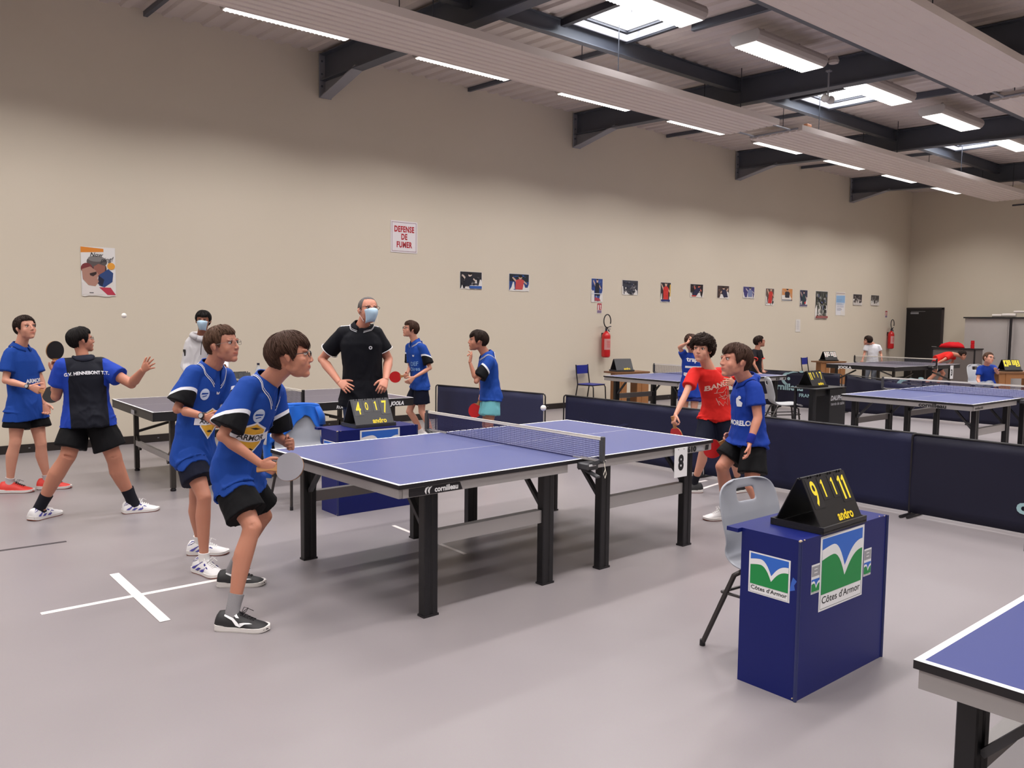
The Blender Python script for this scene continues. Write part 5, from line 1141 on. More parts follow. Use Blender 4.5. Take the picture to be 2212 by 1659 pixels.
def shoe(parent, base, g, d, H, mu, ms=M_SOLEW, mo=M_GUM, trim=None, lace=M_LACE, kind='', lift=0.0, roll=0.0):
    L = .182*H; W = .40*L; g = V(g); d = V((d.x,d.y,0)).normalized(); y = V((-d.y,d.x,0)); z = V((0,0,1))
    M = Matrix(((d.x,y.x,0,g.x),(d.y,y.y,0,g.y),(0,0,1,g.z+lift),(0,0,0,1)))
    st = [(-.5,.10,.17),(-.485,.155,.27),(-.44,.18,.335),(-.34,.185,.35),(-.22,.175,.345),(-.08,.17,.32),(.04,.175,.265),(.16,.19,.215),(.28,.195,.175),(.38,.18,.145),(.45,.14,.115),(.49,.08,.085),(.505,.03,.06)]
    b = MB(); rings = []; z0 = .055*L
    for (x, w_, hh) in st:
        c = V((x*L,(-.01 if x > .1 else 0)*L,z0)); r = []
        for i in range(20):
            a = 2*PI*i/20; ca, sa = math.cos(a), math.sin(a); zz = max(0, sa)**.8*(hh*L-z0) if sa > 0 else sa*.01*L
            r.append(M @ (c+V((0, w_*L*ca*(1-.25*max(0,sa)**2), zz))))
        rings.append(r)
    b.loft(rings); b.v = [tuple(V(p)-base) for p in b.v]; o = b.obj('shoe', [mu], parent, smooth=60)
    def out(k, x): 
        xs = [s[0] for s in st]; 
        for i in range(len(st)-1):
            if xs[i] <= x <= xs[i+1]: q = (x-xs[i])/(xs[i+1]-xs[i]); return (st[i][1]*(1-q)+st[i+1][1]*q)*k
        return .03*k
    def sole(zb, zt, k, m, nm):
        pts = [(-.515,0)]; xs = [-.50,-.47,-.40,-.3,-.2,-.1,0,.1,.2,.3,.38,.44,.48,.505]
        pts = [(x,-out(k,x)) for x in xs]+[(.522,0)]+[(x,out(k,x)) for x in reversed(xs)]+[(-.518,0)]
        bb = MB(); n = len(pts); toe = lambda x: max(0,x-.25)**2*.5+max(0,-x-.42)*.3
        vs = [tuple(M @ V((x*L,y_*L,(zb+toe(x)*.8)*L))-base) for x,y_ in pts]+[tuple(M @ V((x*L,y_*L,(zt+toe(x)*.55+(.03 if x < -.2 else 0))*L))-base) for x,y_ in pts]
        bb.add(vs, [tuple(reversed(range(n))),tuple(range(n,2*n))]+[(i,(i+1)%n,n+(i+1)%n,n+i) for i in range(n)]); return bb.obj(nm, m, o, smooth=40)
    sole(.018,.085,1.10,ms,'midsole'); sole(.0,.026,1.06,mo,'outsole')
    S = lambda x, q, up=0: tuple(M @ V((x*L, q, up))-base)
    def hgt(x):
        for i in range(len(st)-1):
            if st[i][0] <= x <= st[i+1][0]: q = (x-st[i][0])/(st[i+1][0]-st[i][0]); return (st[i][2]*(1-q)+st[i+1][2]*q)*L
        return .1*L
    b = MB()
    for i in range(5):
        x = -.02+.052*i; hz = hgt(x)+.002; w_ = .058*L
        b.tube([S(x,-w_,hz-.006),S(x+.02,0,hz+.003),S(x+.035,w_,hz-.007)], .0024, 6); b.tube([S(x,w_,hz-.006),S(x+.02,0,hz+.004),S(x+.035,-w_,hz-.007)], .0024, 6)
    hz = hgt(-.04); 
    for s in (-1,1): b.tube([S(-.03,0,hz),S(-.02,s*.10*L,hz+.022),S(.05,s*.13*L,hz+.016),S(.03,s*.06*L,hz+.001),S(-.02,0,hz)], .0018, 6)
    b.tube([S(-.03,0,hz),S(.07,.06*L,hz+.022),S(.16,.11*L,hz+.004)], .0018, 6)
    b.obj('lace', lace, o)
    if trim:
        b = MB(); 
        for s in (-1,1):
            def side(x, q):    # point on the shoe flank, q = 0 at the sole, 1 at the top
                hh = hgt(x); w_ = out(1.0,x)*L; a = q*PI/2; ca, sa = math.cos(a), math.sin(a)
                return V((x*L, s*(w_*ca*(1-.25*sa*sa)+.0060), z0+(sa**.8 if sa > 0 else 0)*(hh-z0)))
            if kind == 'vee':
                polys = [[(-.30,.62),(-.12,.46),(.02,.20),(.10,.30),(.02,.10),(-.06,.14),(-.14,.34),(-.30,.52)],[(.02,.20),(.12,.34),(.24,.52),(.18,.52),(.08,.40),(.0,.28)],[(-.16,.75),(-.10,.80),(-.02,.55),(-.08,.5)]]
            else:
                polys = [[(-.40,.10),(-.32,.08),(-.10,.62),(-.15,.72)],[(-.26,.06),(-.17,.06),(.04,.58),(-.02,.66)],[(-.10,.06),(.0,.05),(.16,.50),(.09,.56)],[(-.46,.45),(-.36,.50),(-.26,.85),(-.38,.80)]]
            for pl in polys:
                b.add([tuple(M @ side(x,q)-base) for x,q in pl], [tuple(range(len(pl)))])
        b.obj('side_stripe', trim, o)
    return o

def person(key, label, skin='fair', hairc='dark', shirt=None, shorts=M_SHORTB, vb=.007, vc=.008, slim=.86, hairk=None, look=None, sock=None, sockh=.12, hands=None, sleeve=.62, sleeve_w=1.0, hem=.30, short_len=.62, shoes=None, collar=None, long=False, field=None, trousers=False, wr=.006, seated=False, waist=1.0, folds=9.0, hemleg=.14, legk=1.14, flare=1.0):
    J = {k: (V(v) if isinstance(v,tuple) else v) for k, v in PEOPLE[key].items()}; H = J['H']; k = H/1.75; K = k*slim
    if trousers: legk = .92
    base = V(((J['fR'].x+J['fL'].x)/2,(J['fR'].y+J['fL'].y)/2,0)); t = thing('person', label, 'person', base[:], 0)
    P, N = J['pel'], J['nb']; up = (N-P).normalized(); pd = J['pdir']; hip = up.cross(pd).normalized()      # to the left of the person
    sh = (J['sL']-J['sR']).normalized(); fw = sh.cross(up).normalized()
    if fw.dot(pd) < -.2: fw = -fw
    hR, hL = P-hip*(.088*k)-V((0,0,.02)), P+hip*(.088*k)-V((0,0,.02))
    # torso stations
    kd = ((J['kR']+J['kL'])/2-P); kd.z = 0; kd = kd.normalized() if kd.length > .08 else V((0,0,0))
    mid = (P+N)/2 - pd*(.035*k if (N-P).normalized().dot(pd) > .15 else 0.0)
    def spine(q): return bez(P, mid*2-(P+N)/2, N, q) if 0 <= q <= 1 else (P+((P-mid).normalized()*.45+V((0,0,-.75))+kd*.25).normalized()*(-q)*(N-P).length if q < 0 else N+(N-mid).normalized()*(q-1)*(N-P).length)
    def frm(q):
        s_ = (hip*(1-max(0,min(1,q)))+sh*max(0,min(1,q))).normalized(); a = up; y = s_.cross(a).normalized(); y = y if y.dot(pd) > 0 else -y
        return s_, y
    TS = [(-.13,.115,.085),(0,.158,.112),(.2,.142,.104),(.4,.134,.100),(.6,.148,.108),(.78,.155,.110),(.90,.128,.088),(1.0,.070,.062)]
    tsc = lambda q: spine(q)
    def torso(b, grow=0.0, st=TS, wk=1.0, sw=1.0):
        rings = []
        for q, a, c in st:
            s_, y = frm(q); f_ = .9+.1*slim if q > .5 else 1.0
            rings.append(ring(tsc(q), s_*(a*k*(slim*.5+.5)*sw*wk+grow), y*(c*k*(slim*.6+.4)*wk+grow), 2.5, 26))
        b.loft(rings)
    b = MB(); torso(b)
    for (S, q) in ((J['sR'],0),(J['sL'],0)):
        limb(b, [N-up*.03, (N-up*.035).lerp(S,.55), S], [(.05*K,.045*K),(.052*K,.05*K),(.054*K,.054*K)], fw); sphere(b, S, .054*K)
    def arm(S, E, Wr):
        limb(b, [S, S.lerp(E,.3), S.lerp(E,.7), E, E.lerp(Wr,.25), E.lerp(Wr,.6), Wr, Wr+(Wr-E).normalized()*.012], [(.052*K,.052*K),(.050*K,.050*K),(.042*K,.043*K),(.040*K,.040*K),(.042*K,.040*K),(.034*K,.032*K),(.0265*K,.023*K),(.0255*K,.021*K)], fw)
        sphere(b, E, .0405*K)
    arm(J['sR'],J['eR'],J['wR']); arm(J['sL'],J['eL'],J['wL'])
    def leg(Hp, Kn, An, ft, dr):
        back = -V(dr); K = k*slim*legk
        dd = V((dr.x,dr.y,0))
        limb(b, [Hp, Hp.lerp(Kn,.25), Hp.lerp(Kn,.6), Hp.lerp(Kn,.88), Kn], [(.082*K,.088*K),(.080*K,.084*K),(.066*K,.068*K),(.054*K,.056*K),(.053*K,.055*K)], dd)
        c = lambda q, o=0: Kn.lerp(An,q)+back*(o*K)
        limb(b, [Kn, c(.12,.004), c(.32,.014), c(.55,.010), c(.8,.002), An, An-V((0,0,.02))], [(.053*K,.055*K),(.050*K,.052*K),(.054*K,.057*K),(.046*K,.048*K),(.034*K,.037*K),(.031*K,.035*K),(.031*K,.036*K)], dd)
        sphere(b, Kn+dd*(.012*K), (.046*K)); b.ell(tuple(An+dd*.01-V((0,0,.02))), (.038*K,.038*K,.035*K), 12, 8)
    leg(hR,J['kR'],J['aR'],J['fR'],J['dR']); leg(hL,J['kL'],J['aL'],J['fL'],J['dL'])
    me = remesh_to_mesh(b, vb, 5)
    hb, HM, hh = build_head(J, N, vb)
    mh = remesh_to_mesh(hb, max(.0034,vb*.6), 15)
    hb2 = MB(); hd = hands or {}
    for s in 'RL':
        a = hd.get(s, {}); th = a.get('thumb', pd); hand_mesh(hb2, J['w'+s], J['h'+s], th, s == 'R', a.get('curl',.45), a.get('spread',.06), k*1.0, a.get('tcurl',.4))
    mhd = remesh_to_mesh(hb2, max(.0030, vb*.52), 2)
    import bmesh
    bm = bmesh.new()
    for m_ in (me, mh, mhd): bm.from_mesh(m_); bpy.data.meshes.remove(m_)
    me = bpy.data.meshes.new('body'); bm.to_mesh(me); bm.free()
    Mi = HM.inverted()
    def lipf(c):
        if (c-HM.translation).length > .22: return 0.0
        p = Mi @ c; q = ((p.x)/.105)**2+((p.z+.263)/.034)**2
        return max(0.0, min(.8, 1.5-q)) if p.y > .33 else 0.0
    vert_field(me, 'lip', lipf)
    link_mesh('body', me, SKIN[skin], t, base)
    # face parts
    for s in (-1,1):
        b = MB(); b.ell((s*.135,.318,.015),(.052,.044,.030),14,10,HM); b.mt(1); b.ell((s*.132,.351,.013),(.026,.015,.025),12,8,HM)
        b.mt(2); b.tube([HM @ V((s*x_,y_,z_)) for x_,y_,z_ in ((.075,.345,.02),(.11,.372,.047),(.155,.367,.047),(.195,.330,.024))], [.0012,.0018,.0018,.0008], 6)
        b.v = [tuple(V(p)-base) for p in b.v]; b.obj('eye', [M_EYEW, M_IRIS, M_GLASS], t, smooth=True)
        b = MB(); b.tube([HM @ V((s*x_,y_,z_)) for x_,y_,z_ in ((.065,.372,.105),(.12,.384,.122),(.18,.358,.118),(.215,.32,.098))], [.0012,.0022,.0020,.0008], 6, flat=.6); b.v = [tuple(V(p)-base) for p in b.v]; b.obj('eyebrow', HAIR[hairc if hairc != 'grey' else 'mid'], t)
    if look in ('glasses','redglasses','wire'):
        mg = {'glasses':M_GLASS,'redglasses':M_GLASSR,'wire':M_WIRE}[look]; r_ = .0021 if look != 'wire' else .0012
        b = MB()
        for s in (-1,1):
            pts = []
            for i in range(21):
                a = 2*PI*i/20; ca, sa = math.cos(a), math.sin(a); kx = (abs(ca)**3+abs(sa)**3)**(-1/3)
                pts.append(HM @ V((s*.145+.098*ca*kx*.92, .425-.035*(abs(s*.145+.098*ca)/.24)**2, .005+.072*sa*kx*.92)))
            b.tube(pts, r_, 6); b.tube([HM @ V(p) for p in ((s*.235,.40,.03),(s*.315,.30,.03),(s*.345,.02,.02),(s*.335,-.06,-.02))], r_, 6)
        b.tube([HM @ V(p) for p in ((-.05,.43,.02),(0,.44,.035),(.05,.43,.02))], r_, 6)
        b.v = [tuple(V(p)-base) for p in b.v]; gl = b.obj('glasses', mg, t)
    if look in ('mask','maskglasses'):
        b = MB(); n = 14; rows = [(.0,-.045,.50,.0),(.18,-.10,.515,.0),(.36,-.16,.525,.0),(.55,-.23,.50,.0),(.75,-.31,.46,.0),(.9,-.39,.40,0),(1.0,-.47,.30,0)]; vs = []
        for (q, z_, yc, _) in rows:
            for i in range(n+1):
                a = -1+2*i/n; x_ = a*.255*(1-.12*q); y_ = yc+.028+.03*q-.33*abs(a)**2.4*(.75+.2*q) + (.006 if int(q*10) % 2 else 0); vs.append(HM @ V((x_*(1-.30*q*q), y_, z_+.03*(1-abs(a))*(q < .1))))
        m_ = n+1; b.add([tuple(p-base) for p in vs], [(j*m_+i,j*m_+i+1,(j+1)*m_+i+1,(j+1)*m_+i) for j in range(len(rows)-1) for i in range(n)])
        mk = b.obj('face_mask', mat('pale_blue_mask',(176,202,222),.8,bump=.1,bscale=600), t, smooth=True); sl = mk.modifiers.new('t','SOLIDIFY'); sl.thickness = .002
        b = MB()
        for s in (-1,1):
            for z_ in (-.05,-.42): b.tube([HM @ V(p) for p in ((s*.25,.15,z_),(s*.31,.06,-.03+z_*.5),(s*.345,-.04,.05 if z_ > -.2 else -.12))], .0014, 5)
        b.v = [tuple(V(p)-base) for p in b.v]; b.obj('mask_loop', M_LACE, t)
        if look == 'maskglasses':
            b = MB()
            for s in (-1,1):
                b.tube([HM @ V((s*.15+.10*math.cos(a), .455, .0+.062*math.sin(a))) for a in [2*PI*i/16 for i in range(9)]], .0018, 6); b.tube([HM @ V((s*.15+.10*math.cos(a), .455, .0+.062*math.sin(a))) for a in [2*PI*i/16 for i in range(8,17)]], .0009, 6)
                b.tube([HM @ V(p) for p in ((s*.25,.43,.03),(s*.33,.28,.05),(s*.345,.0,.03))], .002, 6)
            b.tube([HM @ V(p) for p in ((-.05,.46,.02),(.05,.46,.02))], .0018, 6); b.v = [tuple(V(p)-base) for p in b.v]; b.obj('glasses', M_GLASS, t)
    if hairk is not None: hair(J, HM, hh, HAIR[hairc], t, base, **hairk)
    # lower clothing
    g = .016*k
    b = MB()
    rings = []
    for q, a, c in ((-.12,.130,.095),(-.02,.155,.112),(.08,.150,.108),(.16,.140,.102)):
        s_, y = frm(q); rings.append(ring(tsc(q), s_*(a*k*(slim*.5+.5)*waist+g), y*(c*k*(slim*.6+.4)*waist+g), 2.6, 26))
    b.loft(rings)
    for Hp, Kn, An, dr in ((hR,J['kR'],J['aR'],J['dR']),(hL,J['kL'],J['aL'],J['dL'])):
        if trousers:
            limb(b, [Hp, Hp.lerp(Kn,.4), Kn, Kn.lerp(An,.4), Kn.lerp(An,.95)], [(.098*k,.102*k),(.088*k,.09*k),(.070*k,.072*k),(.065*k,.068*k),(.062*k,.068*k)], V(dr)); sphere(b, Kn, .071*k)
        else:
            e = short_len; limb(b, [Hp+V((0,0,.01)), Hp.lerp(Kn,e*.45), Hp.lerp(Kn,e)], [(.082*k*(.6+.4*slim)+g*.4,.104*k*(.6+.4*slim)+g*.4),(.102*k*(.6+.4*slim)+g*.3,.110*k*(.6+.4*slim)+g*.5),(.112*k*(.6+.4*slim)+g*.3,.124*k*(.6+.4*slim)+g*.7)], V(dr), 20)
    me = remesh_to_mesh(b, vc, 4); wrinkle(me, wr*.7, 8, 3.1); lo = link_mesh('trousers' if trousers else 'shorts', me, shorts, t, base); lowb = bvh_of(lo, base)
    # shirt
    b = MB(); hq = -hem
    st = [(hq,.196,.148),(hq*.55,.190,.144),(0,.180,.136),(.2,.152,.116),(.4,.146,.112),(.6,.156,.116),(.78,.162,.116),(.90,.138,.096),(.97,.092,.078),(1.03,.068,.064)]
    torso(b, .012*k, st, waist)
    if hemleg:
        for Hp, Kn, dr in ((hR,J['kR'],J['dR']),(hL,J['kL'],J['dL'])):
            kk_ = .6+.4*slim; limb(b, [Hp+V((0,0,.03)), Hp.lerp(Kn,hemleg*.5), Hp.lerp(Kn,hemleg)], [(.080*k*kk_,.095*k*kk_),(.096*k*kk_+g*.6,.112*k*kk_+g*.8),(.108*k*kk_+g*.8,.126*k*kk_+g*1.0)], V(dr), 20)
    for S, E, Wr in ((J['sR'],J['eR'],J['wR']),(J['sL'],J['eL'],J['wL'])):
        limb(b, [N-up*.035, (N-up*.035).lerp(S,.6)+up*.004, S], [(.060*k*slim+.008,.056*k*slim+.008),(.066*K+.006,.062*K+.006),(.066*K+.006,.066*K+.006)], fw)
        d_ = (E-S); e = sleeve
        if long: limb(b, [S, S.lerp(E,.5), E, E.lerp(Wr,.5), Wr.lerp(E,.03)], [(.075*k,.072*k),(.070*k,.068*k),(.062*k,.06*k),(.055*k,.052*k),(.040*k,.038*k)], fw); sphere(b, E, .060*k)
        else: limb(b, [S-d_*.05, S+d_*e*.35, S+d_*e*.7, S+d_*e], [((.066*K+.006),(.066*K+.006)),((.067*K+.006)*sleeve_w,(.068*K+.006)*sleeve_w),((.069*K+.006)*sleeve_w*(.4+.6*flare),(.071*K+.006)*sleeve_w*(.4+.6*flare)),((.073*K+.004)*sleeve_w*flare,(.076*K+.004)*sleeve_w*flare)], fw, 20)
        sphere(b, S, .066*K+.007)
    me = remesh_to_mesh(b, vc, 5)
    zmid = (P.z+N.z)/2
    wrinkle(me, wr, folds, 7.7, ampf=lambda p: .55+.75*max(0,min(1,(zmid-p.z)/.25+.4)))
    for v in me.vertices:            # the shirt hangs outside the shorts
        hit = lowb.find_nearest(v.co)
        if hit[0] is not None and hit[3] < .045:
            g_ = (v.co-hit[0]).dot(hit[1])
            if g_ < .007: v.co = hit[0]+hit[1]*.007
    me.update()
    if field: vert_field(me, 'g', lambda c: field(c, J, k, fw, up, sh))
    so = link_mesh('shirt' if not long else 'hoodie', me, shirt, t, base)
    if collar:
        cm, pm = collar; sbv = bvh_of(so, base); b = MB(); n = 30; r0 = hh*.235*1.10; nd = (HM @ V((0,-.1,-.2))-N).normalized(); nd = (nd+V((0,0,.8))).normalized()
        a0 = math.radians(16); vs = []
        fx = (fw-nd*fw.dot(nd)).normalized(); sx = nd.cross(fx)
        C0 = N+nd*.012*k
        for row,(r_, z_) in enumerate(((r0*1.06,.046*k),(r0*1.13,.050*k),(r0*1.40,.02*k),(r0*1.60,.0*k))):
            for i in range(n+1):
                a = a0+(2*PI-2*a0)*i/n; open_ = math.cos(a) > .75
                drop = .030*k*max(0,math.cos(a))**2 + (.022*k*(row >= 2)*max(0,math.cos(a))**3)
                q_ = C0+fx*(r_*1.02*math.cos(a))+sx*(r_*math.sin(a))+nd*(z_-drop)
                if row >= 2:
                    hit = sbv.ray_cast(q_+nd*.12, -nd, .3); 
                    if hit[0] is not None: q_ = hit[0]+nd*(.016 if row == 2 else .006)
                vs.append(q_)
        m_ = n+1; b.add([tuple(p-base) for p in vs], [(j*m_+i,j*m_+i+1,(j+1)*m_+i+1,(j+1)*m_+i) for j in range(3) for i in range(n)])
        co = b.obj('collar', cm, t, smooth=True); sl = co.modifiers.new('t','SOLIDIFY'); sl.thickness = .003; sl.offset = 0
        if pm:
            b = MB(); b.tube([tuple(p-base) for p in vs[3*m_:]], .0028, 6); b.tube([tuple(p.lerp(q,.22)+nd*.005-base) for p, q in zip(vs[3*m_:], vs[2*m_:3*m_])], .0016, 6); b.obj('piping', pm, co)
    # socks and shoes
    if sock is not None:
        for An, Kn, dr in ((J['aR'],J['kR'],J['dR']),(J['aL'],J['kL'],J['dL'])):
            u_ = (Kn-An).normalized(); b = MB(); dd = V(dr); K = k*slim*legk
            limb(b, [An-V((0,0,.035))+dd*.01, An, An+u_*sockh*.5, An+u_*sockh], [(.040*K,.050*K),(.037*K,.042*K),(.038*K,.041*K),(.041*K,.045*K)], dd, 18)
            b.v = [tuple(V(p)-base) for p in b.v]; b.obj('sock', sock, t, smooth=60)
    if shoes:
        for g_, d_, a_ in ((J['fR'],J['dR'],J['aR']),(J['fL'],J['dL'],J['aL'])): shoe(t, base, V((g_.x,g_.y,0)), V(d_), H, **shoes)
    return dict(t=t, J=J, base=base, shirt=so, bvh=bvh_of(so, base), fw=fw, up=up, sh=sh, k=k, HM=HM, N=N, P=P, pd=pd, spine=tsc, hh=hh)

# ------------------------------------------------------------------ paddles
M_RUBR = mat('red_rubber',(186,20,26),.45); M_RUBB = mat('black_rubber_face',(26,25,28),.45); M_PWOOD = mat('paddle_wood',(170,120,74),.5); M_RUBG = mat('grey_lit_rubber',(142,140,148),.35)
def paddle(pos, hdir, face, label, front=M_RUBR, back=M_RUBB):
    """pos = middle of the handle, hdir = towards the blade, face = direction the front rubber looks"""
    t = thing('table_tennis_paddle', label, 'paddle', tuple(pos), 0, 'table tennis paddles')
    y = V(hdir).normalized(); z = V(face); z = (z-y*z.dot(y)).normalized(); x = y.cross(z)
    M = Matrix(((x.x,y.x,z.x,0),(x.y,y.y,z.y,0),(x.z,y.z,z.z,0),(0,0,0,1)))
    bl = [( .075*math.cos(a), .125+.080*math.sin(a)*(1.0 if math.sin(a) > 0 else .95)) for a in [2*PI*i/40 for i in range(40)]]
    MB().prism(bl, .006, M, -.003).obj('blade', M_PWOOD, t, smooth=30)
    rb = [(x_*.985, y_ if y_ > .062 else .062) for x_, y_ in bl]
    MB().prism(rb, .004, M, .003).obj('rubber', front, t, smooth=30); MB().prism(rb, .004, M, -.007).obj('rubber', back, t, smooth=30)
    b = MB(); b.loft([[M @ V(p) for p in ((-.013,-.05,-.011),(.013,-.05,-.011),(.016,-.05,0),(.013,-.05,.011),(-.013,-.05,.011),(-.016,-.05,0))],[M @ V(p) for p in ((-.011,.02,-.009),(.011,.02,-.009),(.013,.02,0),(.011,.02,.009),(-.011,.02,.009),(-.013,.02,0))],[M @ V(p) for p in ((-.017,.062,-.006),(.017,.062,-.006),(.02,.062,0),(.017,.062,.006),(-.017,.062,.006),(-.02,.062,0))]])
    b.obj('handle', M_PWOOD, t, smooth=30); return t

# ------------------------------------------------------------------ the people
M_WPIPE = mat('white_piping',(222,222,228),.7)
M_POLO = attr_mat('blue_polo_with_black_sleeve_panel', (25,66,150), (216,218,226), (7,7,12), w=.010)
M_BLUEC = mat('blue_polo_cloth',(25,66,150),.78,bump=.25,bscale=350)
M_BLUET = mat('plain_royal_blue_jersey',(23,56,148),.75,bump=.2,bscale=300)
def sleeve_field(k=1.0, tilt=.55, at=.42):
    """signed distance to a slanting plane across each upper arm: the lower, under side of the sleeve is below it"""
    def f(c, J, kk, fw, up, sh):
        best = .2
        for S, E, s in ((J['sR'],J['eR'],-1),(J['sL'],J['eL'],1)):
            d = (E-S); L = d.length; d = d/L; q = (c-S).dot(d)
            r = ((c-S)-d*q).length
            if q > -.05 and r < .125*kk:
                n = (d*1.0 + fw*tilt).normalized(); g = at*L - (c-S).dot(n)
                P, N = J['pel'], J['nb']; tq = (c-P).dot(up)/(N-P).length; ax = P+(N-P)*tq; x_ = (c-ax).dot(sh)/(.172*kk); y_ = (c-ax).dot(fw)/(.135*kk)
                if q > .02*kk and (x_*x_+y_*y_ > 1.12 or tq > 1.02): best = min(best, g)
        return best
    return f
def armor_print(p, o, u, up, s=1.0, lines=('ARMORICA',)):
    """yellow lozenge badge with a white band of dark letters"""
    it = [(*P2([(-.0*s,.095*s),(.075*s,.055*s),(.07*s,-.03*s),(-.0*s,-.11*s),(-.07*s,-.03*s),(-.075*s,.05*s)]),0), (*P2([(-.0*s,.085*s),(.066*s,.048*s),(.062*s,-.026*s),(-.0*s,-.096*s),(-.062*s,-.026*s),(-.066*s,.045*s)]),1),
          (*P2([(-.11*s,-.022*s),(.11*s,-.012*s),(.11*s,.03*s),(-.11*s,.02*s)]),0), (*T2('ARMOR',.043*s,0,.004*s,bold=.001*s,sx=1.0),2), (*P2([(-.03*s,.06*s),(.0,.066*s),(.035*s,.058*s),(.0,.054*s)]),2), (*P2([(-.02*s,-.055*s),(.01*s,-.05*s),(.03*s,-.06*s),(.0,-.064*s)]),2)]
    decal(p['bvh'], 'chest_print', it, o, u, up, [M_WPIPE, mat('gold_print',(222,168,48),.6), M_BLKP], p['t'], p['base'])
def club_badge(p, o, u, up, r=.036):
    it = [(*P2(circ(0,0,r*.8,r,20)),0),(*P2([(-r*.6,-.004),(r*.5,.004),(r*.6,.012),(-r*.1,.010),(-r*.5,.008)]),1),(*P2([(-r*.3,-r*.5),(r*.4,-r*.2),(r*.3,-r*.1),(-r*.4,-r*.4)]),1),(*T2('CLUB',.014,0,r*.55),1)]
    it = it[:3]
    decal(p['bvh'], 'club_badge', it, o, u, up, [mat('badge_white',(190,204,226),.6), M_BLUEC], p['t'], p['base'])
def wing_logo(p, o, u, up, s=.012, nm='small_logo'):
    it = [(*P2([(-s*1.1,s),(-s*.2,s*.5),(0,-s*.2),(-s*.3,-s*.8),(-s*.9,-s*.3)]),0),(*P2([(s*1.1,s),(s*.2,s*.5),(0,-s*.2),(s*.3,-s*.8),(s*.9,-s*.3)]),0)]
    decal(p['bvh'], nm, it, o, u, up, [M_WPIPE], p['t'], p['base'])
Z = V((0,0,1))
def at(p, q, side=0.0, fwd=0.0):      # point near the torso surface: q along the spine, side to the person's left
    return p['spine'](q)+p['sh']*side+p['fw']*fwd

HK = dict(front=.24, side=-.02, back=-.30)
# front player
f = person('front', 'boy in blue polo and black shorts crouching with paddle at the near table end', 'tan', 'mid', M_POLO, vb=.0055, vc=.006, slim=.88, look='glasses',
  hairk=dict(front=.22,side=-.06,back=-.34,thick=.085,amp=.03,fringe=.10,locks=420,part=.35,seed=3), sock=mat('grey_sock',(140,138,142),.9,bump=.4,bscale=150), sockh=.10, sleeve=.84, sleeve_w=1.10, flare=1.32, hem=.13, hemleg=.24, short_len=.76,
  hands=dict(R=dict(curl=1.15,thumb=V((.1,-.1,1)),tcurl=.7), L=dict(curl=1.35,thumb=V((.0,-.3,1)),tcurl=.8)), shoes=dict(mu=M_SHOEB, ms=M_SOLEW, mo=M_SOLEW, trim=M_WHITE, kind='vee', lace=M_LACEB), collar=(M_BLUEC, M_WPIPE), field=sleeve_field(tilt=.75,at=.50), wr=.008)
u = -f['fw'].cross(f['up'])
chest_u = (f['fw']*.55+(-f['sh'])*-.0+V((0,0,0))).normalized()
def cu(p, a):      # horizontal axis of a print that looks a degrees from straight ahead towards the person's right
    n = (p['fw']*math.cos(a)-p['sh']*math.sin(a)).normalized(); return p['up'].cross(n).normalized(), n
ux, n_ = cu(f, .75)
armor_print(f, f['spine'](.47)+n_*.12, ux, f['up'], 1.05); club_badge(f, f['spine'](.73)+n_*.10+ux*-.01, ux, f['up'], .040)
# his partner
w_ = person('watch', 'boy in blue polo with wristwatch and thin glasses standing behind the crouching boy', 'tan', 'brown', M_POLO, M_SHORTN, vb=.006, vc=.0065, slim=.86, look='wire',
  hairk=dict(front=.26,side=-.04,back=-.30,thick=.055,amp=.02,fringe=.02,locks=320,part=.15,seed=5), sock=M_LACE, sockh=.045, sleeve=.84, sleeve_w=1.10, flare=1.28, hem=.19, hemleg=.20, short_len=.62,
  hands=dict(R=dict(curl=.8,thumb=Z), L=dict(curl=.9,thumb=Z)), shoes=dict(mu=M_SHOEW, trim=M_NAVYS), collar=(M_BLUEC, M_WPIPE), field=sleeve_field(tilt=.75,at=.50), wr=.007)
ux, n_ = cu(w_, .35)
armor_print(w_, w_['spine'](.40)+n_*.12+ux*.05, ux, w_['up'], 1.0); club_badge(w_, w_['spine'](.74)+n_*.10-ux*.035, ux, w_['up'], .038); wing_logo(w_, w_['spine'](.76)+n_*.10+ux*.06, ux, w_['up'])
def watch(p, s, m=M_EDGE):
    W_ = p['J']['w'+s]; E_ = p['J']['e'+s]; d = (W_-E_).normalized(); x, y, _ = frame(d); r = .029*p['k']*.95; c = W_-d*.02
    b = MB(); b.loft([[tuple(c+d*o+(x*math.cos(a)+y*math.sin(a))*(r+.0015)-p['base']) for a in [2*PI*i/20 for i in range(20)]] for o in (-.010,.010)], cap=False); ob = b.obj('watch_strap', m, p['t'])
    n = (V((0,0,0))-c); n.z = .6; n = (n-d*n.dot(d)).normalized(); q = d.cross(n)
    b = MB(); 
    for (rr, z0, z1) in ((.019,.0,.009),(.015,.009,.0095)):
        b.loft([[tuple(c+n*(r-.002+z)+(d*math.cos(a)+q*math.sin(a))*rr-p['base']) for a in [2*PI*i/20 for i in range(20)]] for z in (z0,z1)]); b.mt(1)
    b.obj('watch_case', [m, mat('watch_dial',(170,172,176),.3)], ob)
watch(w_, 'R')
